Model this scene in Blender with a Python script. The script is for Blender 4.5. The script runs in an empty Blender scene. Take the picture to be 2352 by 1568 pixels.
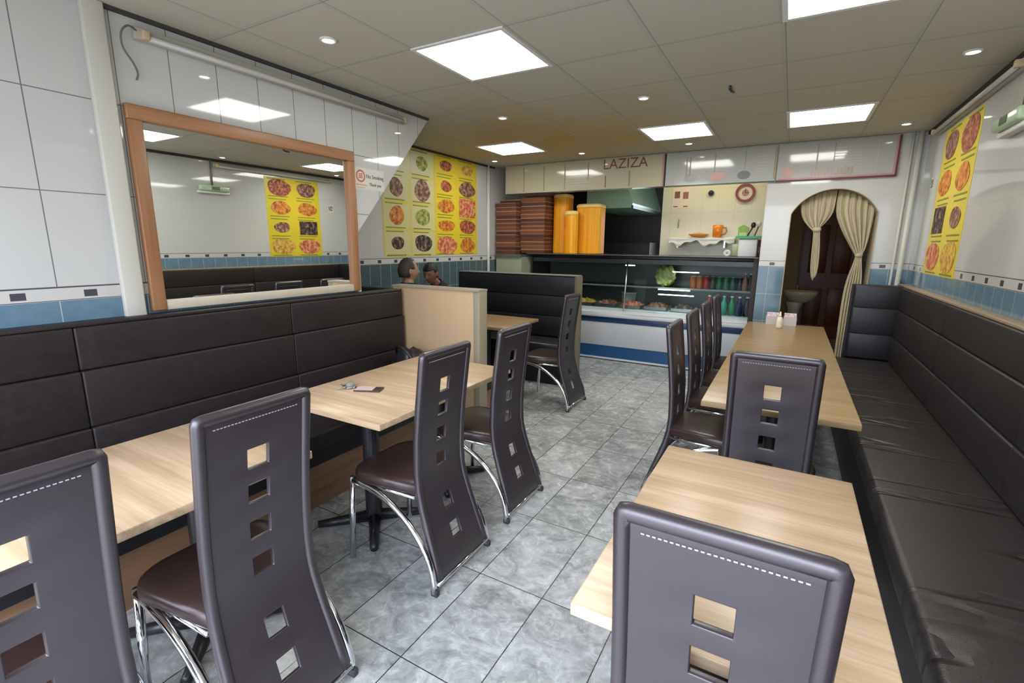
import bpy, bmesh, math, random
from mathutils import Vector, Matrix
S = bpy.context.scene
COL = S.collection
PI = math.pi
random.seed(7)
# ------------------------------------------------------------------ camera
cd = bpy.data.cameras.new('camera'); cam = bpy.data.objects.new('camera', cd); COL.objects.link(cam)
yaw, pitch, roll = .5197, .2000, .0093
fw = Vector((-math.sin(yaw)*math.cos(pitch), math.cos(yaw)*math.cos(pitch), -math.sin(pitch)))
rt = Vector((math.cos(yaw), math.sin(yaw), 0)); up = rt.cross(fw)
r2 = rt*math.cos(roll)+up*math.sin(roll); u2 = -rt*math.sin(roll)+up*math.cos(roll)
M = Matrix((r2, u2, -fw)).transposed().to_4x4(); M.translation = Vector((0, 0, 1.554))
cam.matrix_world = M
cd.sensor_width = 36; cd.lens = 1098.8*36/2352; cd.clip_start = .02; cd.clip_end = 100
S.camera = cam
# ------------------------------------------------------------------ world, exposure
w = bpy.data.worlds.new('daylight'); S.world = w; w.use_nodes = True
bg = w.node_tree.nodes['Background']; bg.inputs[1].default_value = 13.0
_t = w.node_tree; _c = _t.nodes.new('ShaderNodeTexCoord'); _s = _t.nodes.new('ShaderNodeSeparateXYZ'); _r = _t.nodes.new('ShaderNodeValToRGB')
_t.links.new(_c.outputs['Generated'], _s.inputs[0]); _m = _t.nodes.new('ShaderNodeMapRange'); _m.inputs[1].default_value = -1; _m.inputs[2].default_value = 1
_t.links.new(_s.outputs[2], _m.inputs[0]); _t.links.new(_m.outputs[0], _r.inputs[0]); _t.links.new(_r.outputs[0], bg.inputs[0])
# pavement below, house fronts across the street, overcast sky above
_e = _r.color_ramp.elements; _e[0].position = .49; _e[0].color = (.20, .21, .23, 1); _e[1].position = .66; _e[1].color = (.76, .82, 1.0, 1)
_q = _e.new(.51); _q.color = (.33, .35, .40, 1); _q = _e.new(.60); _q.color = (.36, .39, .46, 1)
S.view_settings.view_transform = 'Standard'; S.view_settings.look = 'None'
S.view_settings.gamma = 1; S.view_settings.use_curve_mapping = False
S.view_settings.exposure = 0.0
PANEL_E, SPOT_E, KITCHEN_FILL_E, FRIDGE_E, HALL_FILL_E = 18.5, 30.0, 15.0, 7.0, 30.0

# ------------------------------------------------------------------ materials
MATS = {}
def mat(name, col, rough=.5, metal=0, spec=.5, emit=None, es=0, coat=0, trans=0):
    if name in MATS: return MATS[name]
    m = bpy.data.materials.new(name); m.use_nodes = True
    b = m.node_tree.nodes['Principled BSDF']
    b.inputs['Base Color'].default_value = (*col, 1); b.inputs['Roughness'].default_value = rough
    b.inputs['Metallic'].default_value = metal; b.inputs['Specular IOR Level'].default_value = spec
    b.inputs['Coat Weight'].default_value = coat
    if emit: b.inputs['Emission Color'].default_value = (*emit, 1); b.inputs['Emission Strength'].default_value = es
    MATS[name] = m; return m
class NT:
    def __init__(s, m): s.t = m.node_tree; s.b = s.t.nodes['Principled BSDF']
    def n(s, typ, **kw):
        x = s.t.nodes.new(typ)
        for k, v in kw.items(): setattr(x, k, v)
        return x
    def l(s, a, b): s.t.links.new(a, b)
    def math(s, op, a, b=None, c=None):
        x = s.n('ShaderNodeMath', operation=op)
        for i, v in enumerate((a, b, c)):
            if v is None: continue
            if isinstance(v, (int, float)): x.inputs[i].default_value = v
            else: s.l(v, x.inputs[i])
        return x.outputs[0]
    def mix(s, f, a, b):
        x = s.n('ShaderNodeMix', data_type='RGBA')
        for sock, v in ((x.inputs[0], f), (x.inputs[6], a), (x.inputs[7], b)):
            if isinstance(v, (int, float)): sock.default_value = v
            elif isinstance(v, tuple): sock.default_value = (*v, 1)
            else: s.l(v, sock)
        return x.outputs[2]
    def coord(s): return s.n('ShaderNodeTexCoord').outputs['Object']
    def sep(s, v):
        x = s.n('ShaderNodeSeparateXYZ'); s.l(v, x.inputs[0]); return x.outputs
    def noise(s, v, scale=5, detail=4, rough=.6, stretch=None, dist=0):
        if stretch:
            mp = s.n('ShaderNodeMapping'); mp.inputs['Scale'].default_value = stretch; s.l(v, mp.inputs[0]); v = mp.outputs[0]
        x = s.n('ShaderNodeTexNoise'); x.inputs['Scale'].default_value = scale; x.inputs['Detail'].default_value = detail
        x.inputs['Roughness'].default_value = rough; x.inputs['Distortion'].default_value = dist; s.l(v, x.inputs['Vector']); return x.outputs['Fac']
    def ramp(s, f, stops):
        x = s.n('ShaderNodeValToRGB'); e = x.color_ramp.elements
        e[0].position, e[0].color = stops[0][0], (*stops[0][1], 1); e[1].position, e[1].color = stops[-1][0], (*stops[-1][1], 1)
        for p, c in stops[1:-1]:
            q = e.new(p); q.color = (*c, 1)
        s.l(f, x.inputs[0]); return x.outputs[0]
    def bump(s, h, st=.3, d=.01):
        x = s.n('ShaderNodeBump'); x.inputs['Strength'].default_value = st; x.inputs['Distance'].default_value = d
        s.l(h, x.inputs['Height']); s.l(x.outputs[0], s.b.inputs['Normal'])
    def base(s, c): s.l(c, s.b.inputs['Base Color'])
    def line(s, u, off, pitch, wid):      # 1 on a repeating line of the given width
        f = s.math('FRACT', s.math('DIVIDE', s.math('SUBTRACT', u, off - wid/2), pitch))
        return s.math('LESS_THAN', f, wid/pitch)
    def rgt(s, u, v): return s.math('GREATER_THAN', u, v)
    def both(s, *a):
        r = a[0]
        for x in a[1:]: r = s.math('MULTIPLY', r, x)
        return r

def wall_tile(name, axis, off, blue_top, wpitch=.242, hpitch=.42, white=(.55, .555, .53), blue=(.13, .215, .275), grout=(.17, .17, .165), gw=.0045, band=.062, square=.05, sqo=None, sqp=None):
    m = mat(name, white, .05); t = NT(m); o = t.sep(t.coord()); u, z = o[axis], o[2]
    top = blue_top + band
    vl = t.line(u, off, wpitch, gw); hl = t.line(z, top, hpitch, gw)
    n = t.noise(t.coord(), .9, 2)
    wcol = t.mix(n, tuple(c*.95 for c in white), tuple(min(1, c*1.04) for c in white))
    wc = t.mix(t.math('MAXIMUM', vl, hl), wcol, grout)
    bn = t.noise(t.coord(), 14, 3)
    bcol = t.mix(bn, tuple(c*.78 for c in blue), tuple(c*1.25 for c in blue))
    bl = t.math('MAXIMUM', t.line(u, off, wpitch*.62, .004), t.line(z, blue_top, .3, .004))
    bc = t.mix(bl, bcol, (.42, .46, .48))
    # border strip: pale with small dark squares at every tile and a thin dark line on top
    sq = t.line(u, off + wpitch*.5 if sqo is None else sqo, sqp or wpitch, square)
    zin = t.both(t.rgt(z, blue_top + .012), t.math('LESS_THAN', z, top - .018))
    dk = t.math('MAXIMUM', t.both(sq, zin), t.math('MAXIMUM', t.rgt(z, top - .005), t.both(t.rgt(z, blue_top), t.math('LESS_THAN', z, blue_top+.003))))
    cc = t.mix(dk, (.55, .545, .51), (.07, .07, .085))
    c = t.mix(t.rgt(z, blue_top), bc, t.mix(t.rgt(z, top), cc, wc))
    t.base(c)
    h = t.math('SUBTRACT', 1.0, t.math('MAXIMUM', vl, hl)); t.bump(h, .15, .002)
    return m
def wood(name, a, b, rough=.35, axis=0, sc=1.0):
    m = mat(name, a, rough); t = NT(m); v = t.coord()
    st = [26*sc]*3; st[axis] = 1.6*sc
    n1 = t.noise(v, 1.0, 5, .62, tuple(st), .3); st2 = [90*sc]*3; st2[axis] = 3*sc
    n2 = t.noise(v, 1.0, 3, .6, tuple(st2))
    f = t.math('ADD', t.math('MULTIPLY', n1, .75), t.math('MULTIPLY', n2, .25))
    t.base(t.ramp(f, [(.36, tuple(x for x in b)), (.5, tuple((x+y)/2 for x, y in zip(a, b))), (.62, a)]))
    t.bump(n2, .06, .002)
    return m
def leather(name, a, b, rough=.38, bs=.25, sc=9, wrinkle=0):
    m = mat(name, a, rough); t = NT(m); v = t.coord()
    n = t.noise(v, sc, 5, .65); t.base(t.mix(n, a, b))
    g = t.noise(v, 220, 2)
    h = t.math('MULTIPLY', g, .25)
    if wrinkle:
        wv = t.noise(v, 1.3, 2, .45, (.5, 2.8, 1), .35)
        rd = t.math('ABSOLUTE', t.math('SUBTRACT', wv, .5))
        h = t.math('ADD', h, t.math('MULTIPLY', t.math('MINIMUM', t.math('MULTIPLY', rd, 30), 1.0), wrinkle))
    t.bump(h, bs, .006)
    t.l(t.math('ADD', t.math('MULTIPLY', n, .25), rough - .1), t.b.inputs['Roughness'])
    return m

def floor_mat():
    m = mat('grey stone floor tile', (.3, .31, .31), .22); t = NT(m); v = t.coord(); o = t.sep(v)
    sx, sy, fx, fy = .3293, .5528, -1.135, 1.6993
    ln = t.math('MAXIMUM', t.line(o[0], fx, sx, .0045), t.line(o[1], fy, sy, .0045))
    cx = t.math('FLOOR', t.math('DIVIDE', t.math('SUBTRACT', o[0], fx), sx)); cy = t.math('FLOOR', t.math('DIVIDE', t.math('SUBTRACT', o[1], fy), sy))
    cmb = t.n('ShaderNodeCombineXYZ'); t.l(cx, cmb.inputs[0]); t.l(cy, cmb.inputs[1])
    wn = t.n('ShaderNodeTexWhiteNoise', noise_dimensions='3D'); t.l(cmb.outputs[0], wn.inputs['Vector'])
    sc = t.n('ShaderNodeVectorMath', operation='SCALE'); t.l(wn.outputs['Color'], sc.inputs[0]); sc.inputs['Scale'].default_value = 9
    ad = t.n('ShaderNodeVectorMath', operation='ADD'); t.l(v, ad.inputs[0]); t.l(sc.outputs[0], ad.inputs[1])
    n1 = t.noise(ad.outputs[0], 4.2, 7, .68, (1, 1.4, 1), 1.6); n2 = t.noise(ad.outputs[0], 16, 6, .7, None, 1.0)
    f = t.math('ADD', t.math('MULTIPLY', n1, .65), t.math('MULTIPLY', n2, .35))
    f = t.math('ADD', f, t.math('MULTIPLY', t.math('SUBTRACT', wn.outputs['Value'], .5), .06))
    c = t.ramp(f, [(.32, (.15, .16, .155)), (.45, (.31, .325, .315)), (.56, (.45, .465, .455)), (.70, (.60, .61, .60))])
    t.base(t.mix(ln, c, (.03, .032, .033)))
    t.bump(t.math('SUBTRACT', 1.0, ln), .3, .002)
    t.l(t.math('ADD', t.math('MULTIPLY', n2, .2), .16), t.b.inputs['Roughness'])
    return m
def ceiling_mat():
    m = mat('grey ceiling tile', (.42, .41, .39), .85); t = NT(m); v = t.coord(); o = t.sep(v)
    ln = t.math('MAXIMUM', t.line(o[0], -1.9555, .6, .022), t.line(o[1], 2.2455, .6, .022))
    ed = t.math('MAXIMUM', t.line(o[0], -1.9555+.013, .6, .006), t.line(o[1], 2.2455+.013, .6, .006))
    n = t.noise(v, 3, 3); c = t.mix(n, (.49, .47, .395), (.52, .50, .425))
    # noise-edged brown tint on the tiles near the counter
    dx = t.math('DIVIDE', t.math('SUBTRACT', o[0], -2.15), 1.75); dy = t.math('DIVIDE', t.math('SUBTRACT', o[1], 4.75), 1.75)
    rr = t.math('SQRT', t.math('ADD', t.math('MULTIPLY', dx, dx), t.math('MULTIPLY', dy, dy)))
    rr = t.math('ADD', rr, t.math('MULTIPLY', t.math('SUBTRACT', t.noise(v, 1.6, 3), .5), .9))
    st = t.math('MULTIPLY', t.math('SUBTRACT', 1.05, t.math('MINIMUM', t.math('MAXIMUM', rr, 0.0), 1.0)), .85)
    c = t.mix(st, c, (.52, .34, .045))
    t.base(t.mix(ed, t.mix(ln, c, (.46, .445, .38)), (.30, .29, .25)))
    t.bump(ed, -.4, .004)
    return m
def glass_mat(name, tint=(.93, .97, .96), refl=.10):
    m = bpy.data.materials.new(name); m.use_nodes = True; t = m.node_tree; t.nodes.clear()
    o = t.nodes.new('ShaderNodeOutputMaterial'); mx = t.nodes.new('ShaderNodeMixShader')
    tr = t.nodes.new('ShaderNodeBsdfTransparent'); gl = t.nodes.new('ShaderNodeBsdfGlossy'); fr = t.nodes.new('ShaderNodeLayerWeight')
    tr.inputs[0].default_value = (*tint, 1); gl.inputs['Roughness'].default_value = .02; fr.inputs[0].default_value = refl
    t.links.new(fr.outputs['Fresnel'], mx.inputs[0]); t.links.new(tr.outputs[0], mx.inputs[1]); t.links.new(gl.outputs[0], mx.inputs[2]); t.links.new(mx.outputs[0], o.inputs[0])
    return m
def food_mat(name, a, b, c, sc=30):
    m = mat(name, a, .6); t = NT(m); n = t.noise(t.coord(), sc, 4, .7)
    t.base(t.ramp(n, [(.38, c), (.5, a), (.62, b)])); return m

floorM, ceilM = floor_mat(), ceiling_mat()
tileL = wall_tile('left wall tile', 1, 1.2, 1.285, .238)
tileN = wall_tile('left alcove tile', 1, 1.19, 1.335, blue=(.075, .115, .13), grout=(.50, .49, .45))
tileL2 = wall_tile('left front wall tile', 1, .853, 1.285, .60, sqo=.72, sqp=.25)
tileR = wall_tile('right wall tile', 1, .05, 1.345, grout=(.50, .50, .48))
tileB = wall_tile('back wall tile', 0, -.05, 1.345, grout=(.50, .50, .47))
tileK = mat('kitchen wall tile', (.70, .67, .52), .2)
woodT = wood('oak laminate', (.68, .51, .33), (.46, .32, .18), .30, 0)
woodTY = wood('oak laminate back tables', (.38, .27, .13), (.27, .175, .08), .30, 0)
woodP = wood('pale partition wood', (.52, .37, .21), (.49, .345, .195), .5, 2, .2)
woodPl = wood('reddish plinth wood', (.28, .16, .09), (.18, .10, .055), .45, 1, .5)
woodF = wood('orange pine frame', (.40, .20, .09), (.26, .12, .05), .4, 1, .5)
woodFz = wood('orange pine frame upright', (.40, .20, .09), (.26, .12, .05), .4, 2, .5)
woodD = wood('dark red door wood', (.16, .042, .014), (.10, .027, .010), .35, 2, .5)
cream = mat('cream board', (.55, .49, .38), .45)
lea = leather('aubergine chair leather', (.024, .0160, .0195), (.030, .021, .025), .36, .12, 5)
lea.node_tree.nodes['Principled BSDF'].inputs['Specular IOR Level'].default_value = 1.0
leaS = leather('brown seat leather', (.034, .019, .017), (.046, .026, .023), .30, .12, 5)
benchB = leather('dark brown bench leather', (.008, .0060, .0058), (.030, .023, .023), .45, .3, 26)
benchB.node_tree.nodes['Principled BSDF'].inputs['Specular IOR Level'].default_value = .35
benchS = leather('dark brown wrinkled seat leather', (.020, .016, .015), (.034, .028, .026), .34, .7, 20, 2.0)
benchK = leather('black bench leather', (.010, .010, .012), (.016, .016, .020), .38, .25, 20)
black = mat('black board', (.012, .012, .014), .45)
blackM = mat('black painted metal', (.014, .014, .016), .35)
chrome = mat('chrome', (.80, .81, .82), .10, 1)
steel = mat('brushed steel', (.55, .56, .55), .28, 1)
white = mat('white paint', (.72, .72, .69), .4)
whiteD = mat('aged white paint', (.58, .57, .50), .45)
lampM = mat('lit light panel', (1, 1, 1), .5, emit=(1, .985, .95), es=PANEL_E)
spotM = mat('lit spot lamp', (1, 1, 1), .5, emit=(1, .90, .74), es=SPOT_E)
kitM = mat('kitchen fill emitter', (1, 1, 1), .5, emit=(1, .90, .62), es=KITCHEN_FILL_E)
fridgeM = mat('lit fridge tube', (1, 1, 1), .5, emit=(.92, 1, .96), es=FRIDGE_E)
hallM = mat('hall fill emitter', (1, 1, 1), .5, emit=(1, .78, .5), es=HALL_FILL_E)
thread = mat('pale stitching', (.42, .38, .42), .6)

# ------------------------------------------------------------------ mesh helpers
def bx(bm, x0, x1, y0, y1, z0, z1):
    v = [bm.verts.new(p) for p in ((x0, y0, z0), (x1, y0, z0), (x1, y1, z0), (x0, y1, z0), (x0, y0, z1), (x1, y0, z1), (x1, y1, z1), (x0, y1, z1))]
    for f in ((0, 3, 2, 1), (4, 5, 6, 7), (0, 1, 5, 4), (1, 2, 6, 5), (2, 3, 7, 6), (3, 0, 4, 7)): bm.faces.new([v[i] for i in f])
    return v
def box(*a):
    bm = bmesh.new(); bx(bm, *a); return bm
def boxes(*l):
    bm = bmesh.new()
    for a in l: bx(bm, *a)
    return bm
def tube(bm, pts, r, n=10, rr=None):
    pts = [Vector(p) for p in pts]; rings = []
    prev = None
    for i, p in enumerate(pts):
        d = (pts[min(i+1, len(pts)-1)]-pts[max(i-1, 0)]).normalized()
        if prev is None:
            a = d.cross(Vector((0, 0, 1)));
            if a.length < .05: a = d.cross(Vector((0, 1, 0)))
            a.normalize()
        else:
            a = (prev - d*prev.dot(d)).normalized()
        prev = a; b = d.cross(a); R = rr[i] if rr else r
        rings.append([bm.verts.new(p+a*R*math.cos(2*PI*k/n)+b*R*math.sin(2*PI*k/n)) for k in range(n)])
    for i in range(len(rings)-1):
        for k in range(n): bm.faces.new((rings[i][k], rings[i][(k+1) % n], rings[i+1][(k+1) % n], rings[i+1][k]))
    bm.faces.new(rings[0][::-1]); bm.faces.new(rings[-1])
    return bm
def smooth_path(p, k=6):
    p = [Vector(q) for q in p]; o = []
    for i in range(len(p)-1):
        a, b, c, d = p[max(0, i-1)], p[i], p[i+1], p[min(len(p)-1, i+2)]
        for j in range(k):
            t = j/k; o.append(.5*((2*b)+(c-a)*t+(2*a-5*b+4*c-d)*t*t+(3*b-a-3*c+d)*t*t*t))
    return o+[p[-1]]
def tb(pts, r, n=10, rr=None): return tube(bmesh.new(), pts, r, n, rr)
def lathe(prof, n=20, c=(0, 0, 0), bm=None, sx=1, sy=1):
    bm = bm or bmesh.new(); rings = []
    for r, z in prof:
        if r < 1e-5: rings.append([bm.verts.new((c[0], c[1], c[2]+z))])
        else: rings.append([bm.verts.new((c[0]+r*sx*math.cos(2*PI*k/n), c[1]+r*sy*math.sin(2*PI*k/n), c[2]+z)) for k in range(n)])
    for a, b in zip(rings, rings[1:]):
        for k in range(n):
            q = [a[k % len(a)], a[(k+1) % len(a)], b[(k+1) % len(b)], b[k % len(b)]]
            q2 = []
            for v in q:
                if v not in q2: q2.append(v)
            if len(q2) > 2: bm.faces.new(q2)
    for rg, fl in ((rings[0], True), (rings[-1], False)):
        if len(rg) > 2: bm.faces.new(rg[::-1] if fl else rg)
    return bm
def prism(poly, a0, a1, axis):         # polygon extruded along an axis (0 x, 1 y, 2 z)
    bm = bmesh.new()
    def P(u, v, a): return [(a, u, v), (u, a, v), (u, v, a)][axis]
    A = [bm.verts.new(P(u, v, a0)) for u, v in poly]; B = [bm.verts.new(P(u, v, a1)) for u, v in poly]
    bm.faces.new(A); bm.faces.new(B[::-1]); n = len(poly)
    for i in range(n): bm.faces.new((A[i], B[i], B[(i+1) % n], A[(i+1) % n]))
    return bm
def obj(name, bm, m, parent=None, bevel=0, smooth=False, seg=2, subs=0):
    bmesh.ops.recalc_face_normals(bm, faces=bm.faces)
    me = bpy.data.meshes.new(name); bm.to_mesh(me); bm.free()
    for mm in (m if isinstance(m, (list, tuple)) else [m]): me.materials.append(mm)
    o = bpy.data.objects.new(name, me); COL.objects.link(o)
    if parent: o.parent = parent
    if bevel:
        b = o.modifiers.new('bevel', 'BEVEL'); b.width = bevel; b.segments = seg; b.limit_method = 'ANGLE'; b.angle_limit = .7
    if subs:
        s = o.modifiers.new('subdivision', 'SUBSURF'); s.levels = s.render_levels = subs
    if smooth or bevel or subs:
        for p in me.polygons: p.use_smooth = True
        if not subs and not smooth:
            me.polygons.foreach_set('use_smooth', [True]*len(me.polygons))
    return o
def tag(o, label=None, cat=None, group=None, kind=None):
    if label: o['label'] = label
    if cat: o['category'] = cat
    if group: o['group'] = group
    if kind: o['kind'] = kind
    return o
def thing(name, label, cat, loc=(0, 0, 0), rz=0, group=None):
    o = bpy.data.objects.new(name, None); COL.objects.link(o); o.empty_display_size = .1
    o.location = loc; o.rotation_euler = (0, 0, rz)
    return tag(o, label, cat, group)
def struct(name, bm, m, parent=None, **k):
    o = obj(name, bm, m, parent, **k)
    if not parent: o['kind'] = 'structure'
    return o
def dup(root, loc, rz, label=None, group=None):
    r = root.copy(); COL.objects.link(r); r.location = loc; r.rotation_euler = (0, 0, rz)
    if label: r['label'] = label
    if group: r['group'] = group
    for ch in root.children:
        c = ch.copy(); COL.objects.link(c); c.parent = r
        for g in ch.children:
            d = g.copy(); COL.objects.link(d); d.parent = c
    return r
def text(name, s, size, m, parent, loc, rot, sx=1, depth=.001):
    cu = bpy.data.curves.new(name, 'FONT'); cu.body = s; cu.size = size; cu.extrude = depth; cu.align_x = 'CENTER'; cu.align_y = 'CENTER'
    t = bpy.data.objects.new(name, cu); COL.objects.link(t)
    dg = bpy.context.evaluated_depsgraph_get(); me = bpy.data.meshes.new_from_object(t.evaluated_get(dg))
    bpy.data.objects.remove(t); me.name = name; me.materials.clear(); me.materials.append(m)
    o = bpy.data.objects.new(name, me); COL.objects.link(o)
    o.location = loc; o.rotation_euler = rot; o.scale = (sx, 1, 1); o.parent = parent
    return o

# ------------------------------------------------------------------ the setting
CE = 2.612; LW = -2.85; RW = 1.0; RC = -3.75; YB = 6.0
struct('floor', box(-3.95, 1.25, -.75, 10.1, -.08, 0), floorM)
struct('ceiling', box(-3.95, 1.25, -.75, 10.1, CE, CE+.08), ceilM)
struct('wall_left', prism([(1.10, 0), (2.6, 0), (2.6, 1.6), (3.49, CE), (1.10, CE)], RC, LW, 0), tileL)
struct('wall_left_front', prism([(-.65, 0), (1.10, 0), (1.10, CE), (-.65, CE)], RC, LW, 0), tileL2)
struct('wall_left_alcove', box(RC-.2, RC, -.7, 10.0, 0, CE), tileN)
struct('wall_right', box(RW, RW+.2, -.7, 10.1, 0, CE), tileR)
def arch_wall():
    bm = bmesh.new(); y0, y1 = YB, YB+.28; x0, x1 = -.30, RW; cx, hw, sp, rise = .325, .375, 1.9, .24
    R = (hw*hw+rise*rise)/(2*rise); zc = sp+rise-R; a0 = math.asin(hw/R)
    arc = [(cx-R*math.sin(a0-2*a0*i/20), zc+R*math.cos(a0-2*a0*i/20)) for i in range(21)]
    path = [(cx-hw, 0)]+arc+[(cx+hw, 0)]; outer = []
    for i, (x, z) in enumerate(path):
        if i == 0: outer.append((x0, 0))
        elif i == len(path)-1: outer.append((x1, 0))
        else:
            f = (i-1)/20; outer.append((x0+(x1-x0)*f, CE))
    for yy in (y0, y1):
        pass
    A = [[bm.verts.new((x, y, z)) for x, z in path] for y in (y0, y1)]; B = [[bm.verts.new((x, y, z)) for x, z in outer] for y in (y0, y1)]
    n = len(path)
    for i in range(n-1):
        bm.faces.new((A[0][i], A[0][i+1], B[0][i+1], B[0][i])); bm.faces.new((A[1][i], B[1][i], B[1][i+1], A[1][i+1]))
        bm.faces.new((A[0][i], A[1][i], A[1][i+1], A[0][i+1])); bm.faces.new((B[0][i], B[0][i+1], B[1][i+1], B[1][i]))
    bm.faces.new((A[0][0], B[0][0], B[1][0], A[1][0])); bm.faces.new((A[0][-1], A[1][-1], B[1][-1], B[0][-1]))
    return bm, path
bm, ARCH = arch_wall()
struct('wall_back', bm, tileB)
# painted reveal inside the arch
bm = bmesh.new()
ins = [(.325+(x-.325)*.985, z*.997 if z > .1 else z) for x, z in ARCH]
for i in range(len(ARCH)-1):
    q = []
    for (p, y) in ((ARCH, YB-.008), (ARCH, YB+.285)):
        q.append((p, y))
    v = [bm.verts.new((ARCH[i][0], YB-.012, ARCH[i][1])), bm.verts.new((ARCH[i+1][0], YB-.012, ARCH[i+1][1])), bm.verts.new((ARCH[i+1][0], YB+.29, ARCH[i+1][1])), bm.verts.new((ARCH[i][0], YB+.29, ARCH[i][1])),
         bm.verts.new((ins[i][0], YB-.012, ins[i][1])), bm.verts.new((ins[i+1][0], YB-.012, ins[i+1][1])), bm.verts.new((ins[i+1][0], YB+.29, ins[i+1][1])), bm.verts.new((ins[i][0], YB+.29, ins[i][1]))]
    for f in ((4, 5, 6, 7), (0, 1, 5, 4), (2, 3, 7, 6), (0, 3, 2, 1)): bm.faces.new([v[k] for k in f])
bmesh.ops.remove_doubles(bm, verts=bm.verts, dist=1e-5)
struct('trim_1', bm, mat('tan arch paint', (.42, .36, .24), .5))
struct('wall_bulkhead', box(-3.56, -.30, YB, YB+.12, 2.24, CE), tileB)
struct('trim_6', tb([(RC+.02, 5.82, 0), (RC+.02, 5.82, CE)], .018, 10), white, smooth=True)
struct('wall_kitchen_side', box(-.30, -.12, YB+.02, 10.0, 0, CE), tileK)
t = NT(tileK); o = t.sep(t.coord()); ln = t.math('MAXIMUM', t.line(o[0], -.3, .2, .004), t.line(o[2], 1.4, .3, .004)); t.base(t.mix(ln, (.66, .64, .50), (.55, .53, .42)))
struct('wall_kitchen_panel', box(-1.62, -.30, 7.0, 7.12, 0, CE), tileK)
struct('wall_kitchen_back', box(RC, -1.62, 8.3, 8.45, 0, CE), mat('dark kitchen wall', (.035, .035, .035), .5))
struct('wall_hall_end', box(-.12, RW, 9.9, 10.05, 0, CE), mat('tan hall paint', (.40, .31, .19), .6))
struct('wall_front', boxes((-3.95, -2.45, -.72, -.60, 0, CE), (.90, RW+.2, -.72, -.60, 0, CE), (-2.45, .90, -.72, -.60, 0, .03), (-2.45, .90, -.72, -.60, 2.46, CE)), white)
struct('trim_2', box(LW, LW+.035, 1.085, 1.175, 1.17, CE), whiteD, bevel=.008)
struct('shadow_line', boxes((LW, LW+.02, -.6, 3.47, CE-.018, CE), (RW-.02, RW, -.6, YB, CE-.03, CE), (RC, RC+.02, 3.5, YB, CE-.02, CE)), mat('ceiling shadow line', (.05, .045, .04), .7))  # dark strips stand for the shadow gap where walls meet the ceiling
struct('trim_4', tube(tb([(.93, YB-.035, 0), (.93, YB-.035, CE)], .022, 12), [(.875, YB-.02, 0), (.875, YB-.02, CE)], .011, 10), whiteD, smooth=True)
struct('trim_5', boxes((LW, LW+.018, 2.59, 2.615, 1.19, 1.62),), white)
# ceiling lights
def light_panel(i, j, label):
    x, y = -1.9555+.6*i, 2.2455+.6*j
    t = thing('ceiling_light', label, 'ceiling light', (x+.3, y+.3, CE), 0, 'square light panels in the ceiling')
    obj('frame', boxes((-.298, -.274, -.298, .298, -.008, 0), (.274, .298, -.298, .298, -.008, 0), (-.274, .274, -.298, -.274, -.008, 0), (-.274, .274, .274, .298, -.008, 0)), white, t)
    obj('diffuser', box(-.274, .274, -.274, .274, -.006, -.001), lampM, t)
light_panel(0, 0, 'square lit ceiling panel nearest the wall mirror, largest of the fully visible panels')
light_panel(3, 0, 'square lit ceiling panel cut off by the top edge of the photo')
light_panel(1, 4, 'square lit ceiling panel in front of the middle of the shop sign')
light_panel(3, 4, 'square lit ceiling panel before the arch, right of the far row')
light_panel(-2, 4, 'square lit ceiling panel before the pizza boxes, leftmost of the far row')
def spot(i, j, label):
    x, y = -1.9555+.6*i, 2.2455+.6*j
    t = thing('spotlight', label, 'spotlight', (x, y, CE), 0, 'round spotlights in the ceiling')
    obj('bezel', lathe([(.030, 0), (.045, 0), (.045, -.006), (.034, -.010), (.030, -.004)], 20), white, t, smooth=True)
    obj('lamp', lathe([(0, -.007), (.029, -.007), (.029, 0), (0, 0)], 16), spotM, t)
spot(-.5, -.5, 'round spotlight left of the large light panel, nearest the fluorescent tube on the left wall')
spot(-.5, 2.5, 'round spotlight between the large light panel and the far left light panel')
spot(1.5, 2.5, 'round spotlight in the middle of the ceiling, near the dark mark')
spot(4.5, 2.5, 'round spotlight at the right, near the fluorescent fitting on the right wall')
spot(-.5, 5.5, 'round spotlight just above the left shop sign panel')
spot(1.5, 5.5, 'round spotlight just above the middle shop sign panel')
spot(4.5, 5.5, 'round spotlight close to the right wall and the right end of the shop sign')
spot(-2.5, 5.5, 'round spotlight in the far left corner above the menu posters')
tag(obj('ceiling_mark', tb([(-.475, 3.74, CE-.003), (-.475, 3.76, CE-.02), (-.47, 3.80, CE-.024), (-.46, 3.84, CE-.022)], .008, 8), blackM, smooth=True), 'small dark strip put in for a dark mark on the ceiling between the light panels', 'hook')  # thin dark tube stands for a dark mark on the ceiling

# ------------------------------------------------------------------ mirror on the left wall
t = thing('wall_mirror', 'large wall mirror in an orange pine frame above the left bench', 'mirror', (LW, 1.9, 1.2))
mx = LW
def loc(o, p): o.location = p
obj('frame_top', prism([(-.695, .93), (.70, .93), (.70, 1.0), (-.695, 1.0)], 0, .035, 0), woodF, t, bevel=.006)
obj('frame_side', prism([(-.695, 0), (-.63, 0), (-.63, .93), (-.695, .93)], 0, .035, 0), woodFz, t, bevel=.006)
obj('frame_side', prism([(.635, 0), (.70, 0), (.70, .93), (.635, .93)], 0, .035, 0), woodFz, t, bevel=.006)
obj('frame_bottom', prism([(-.63, 0), (.635, 0), (.635, .05), (-.63, .05)], 0, .03, 0), cream, t, bevel=.004)
obj('mirror_glass', box(.003, .008, -.632, .637, .048, .932), mat('mirror silver', (.90, .92, .90), .0, 1), t)

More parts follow.
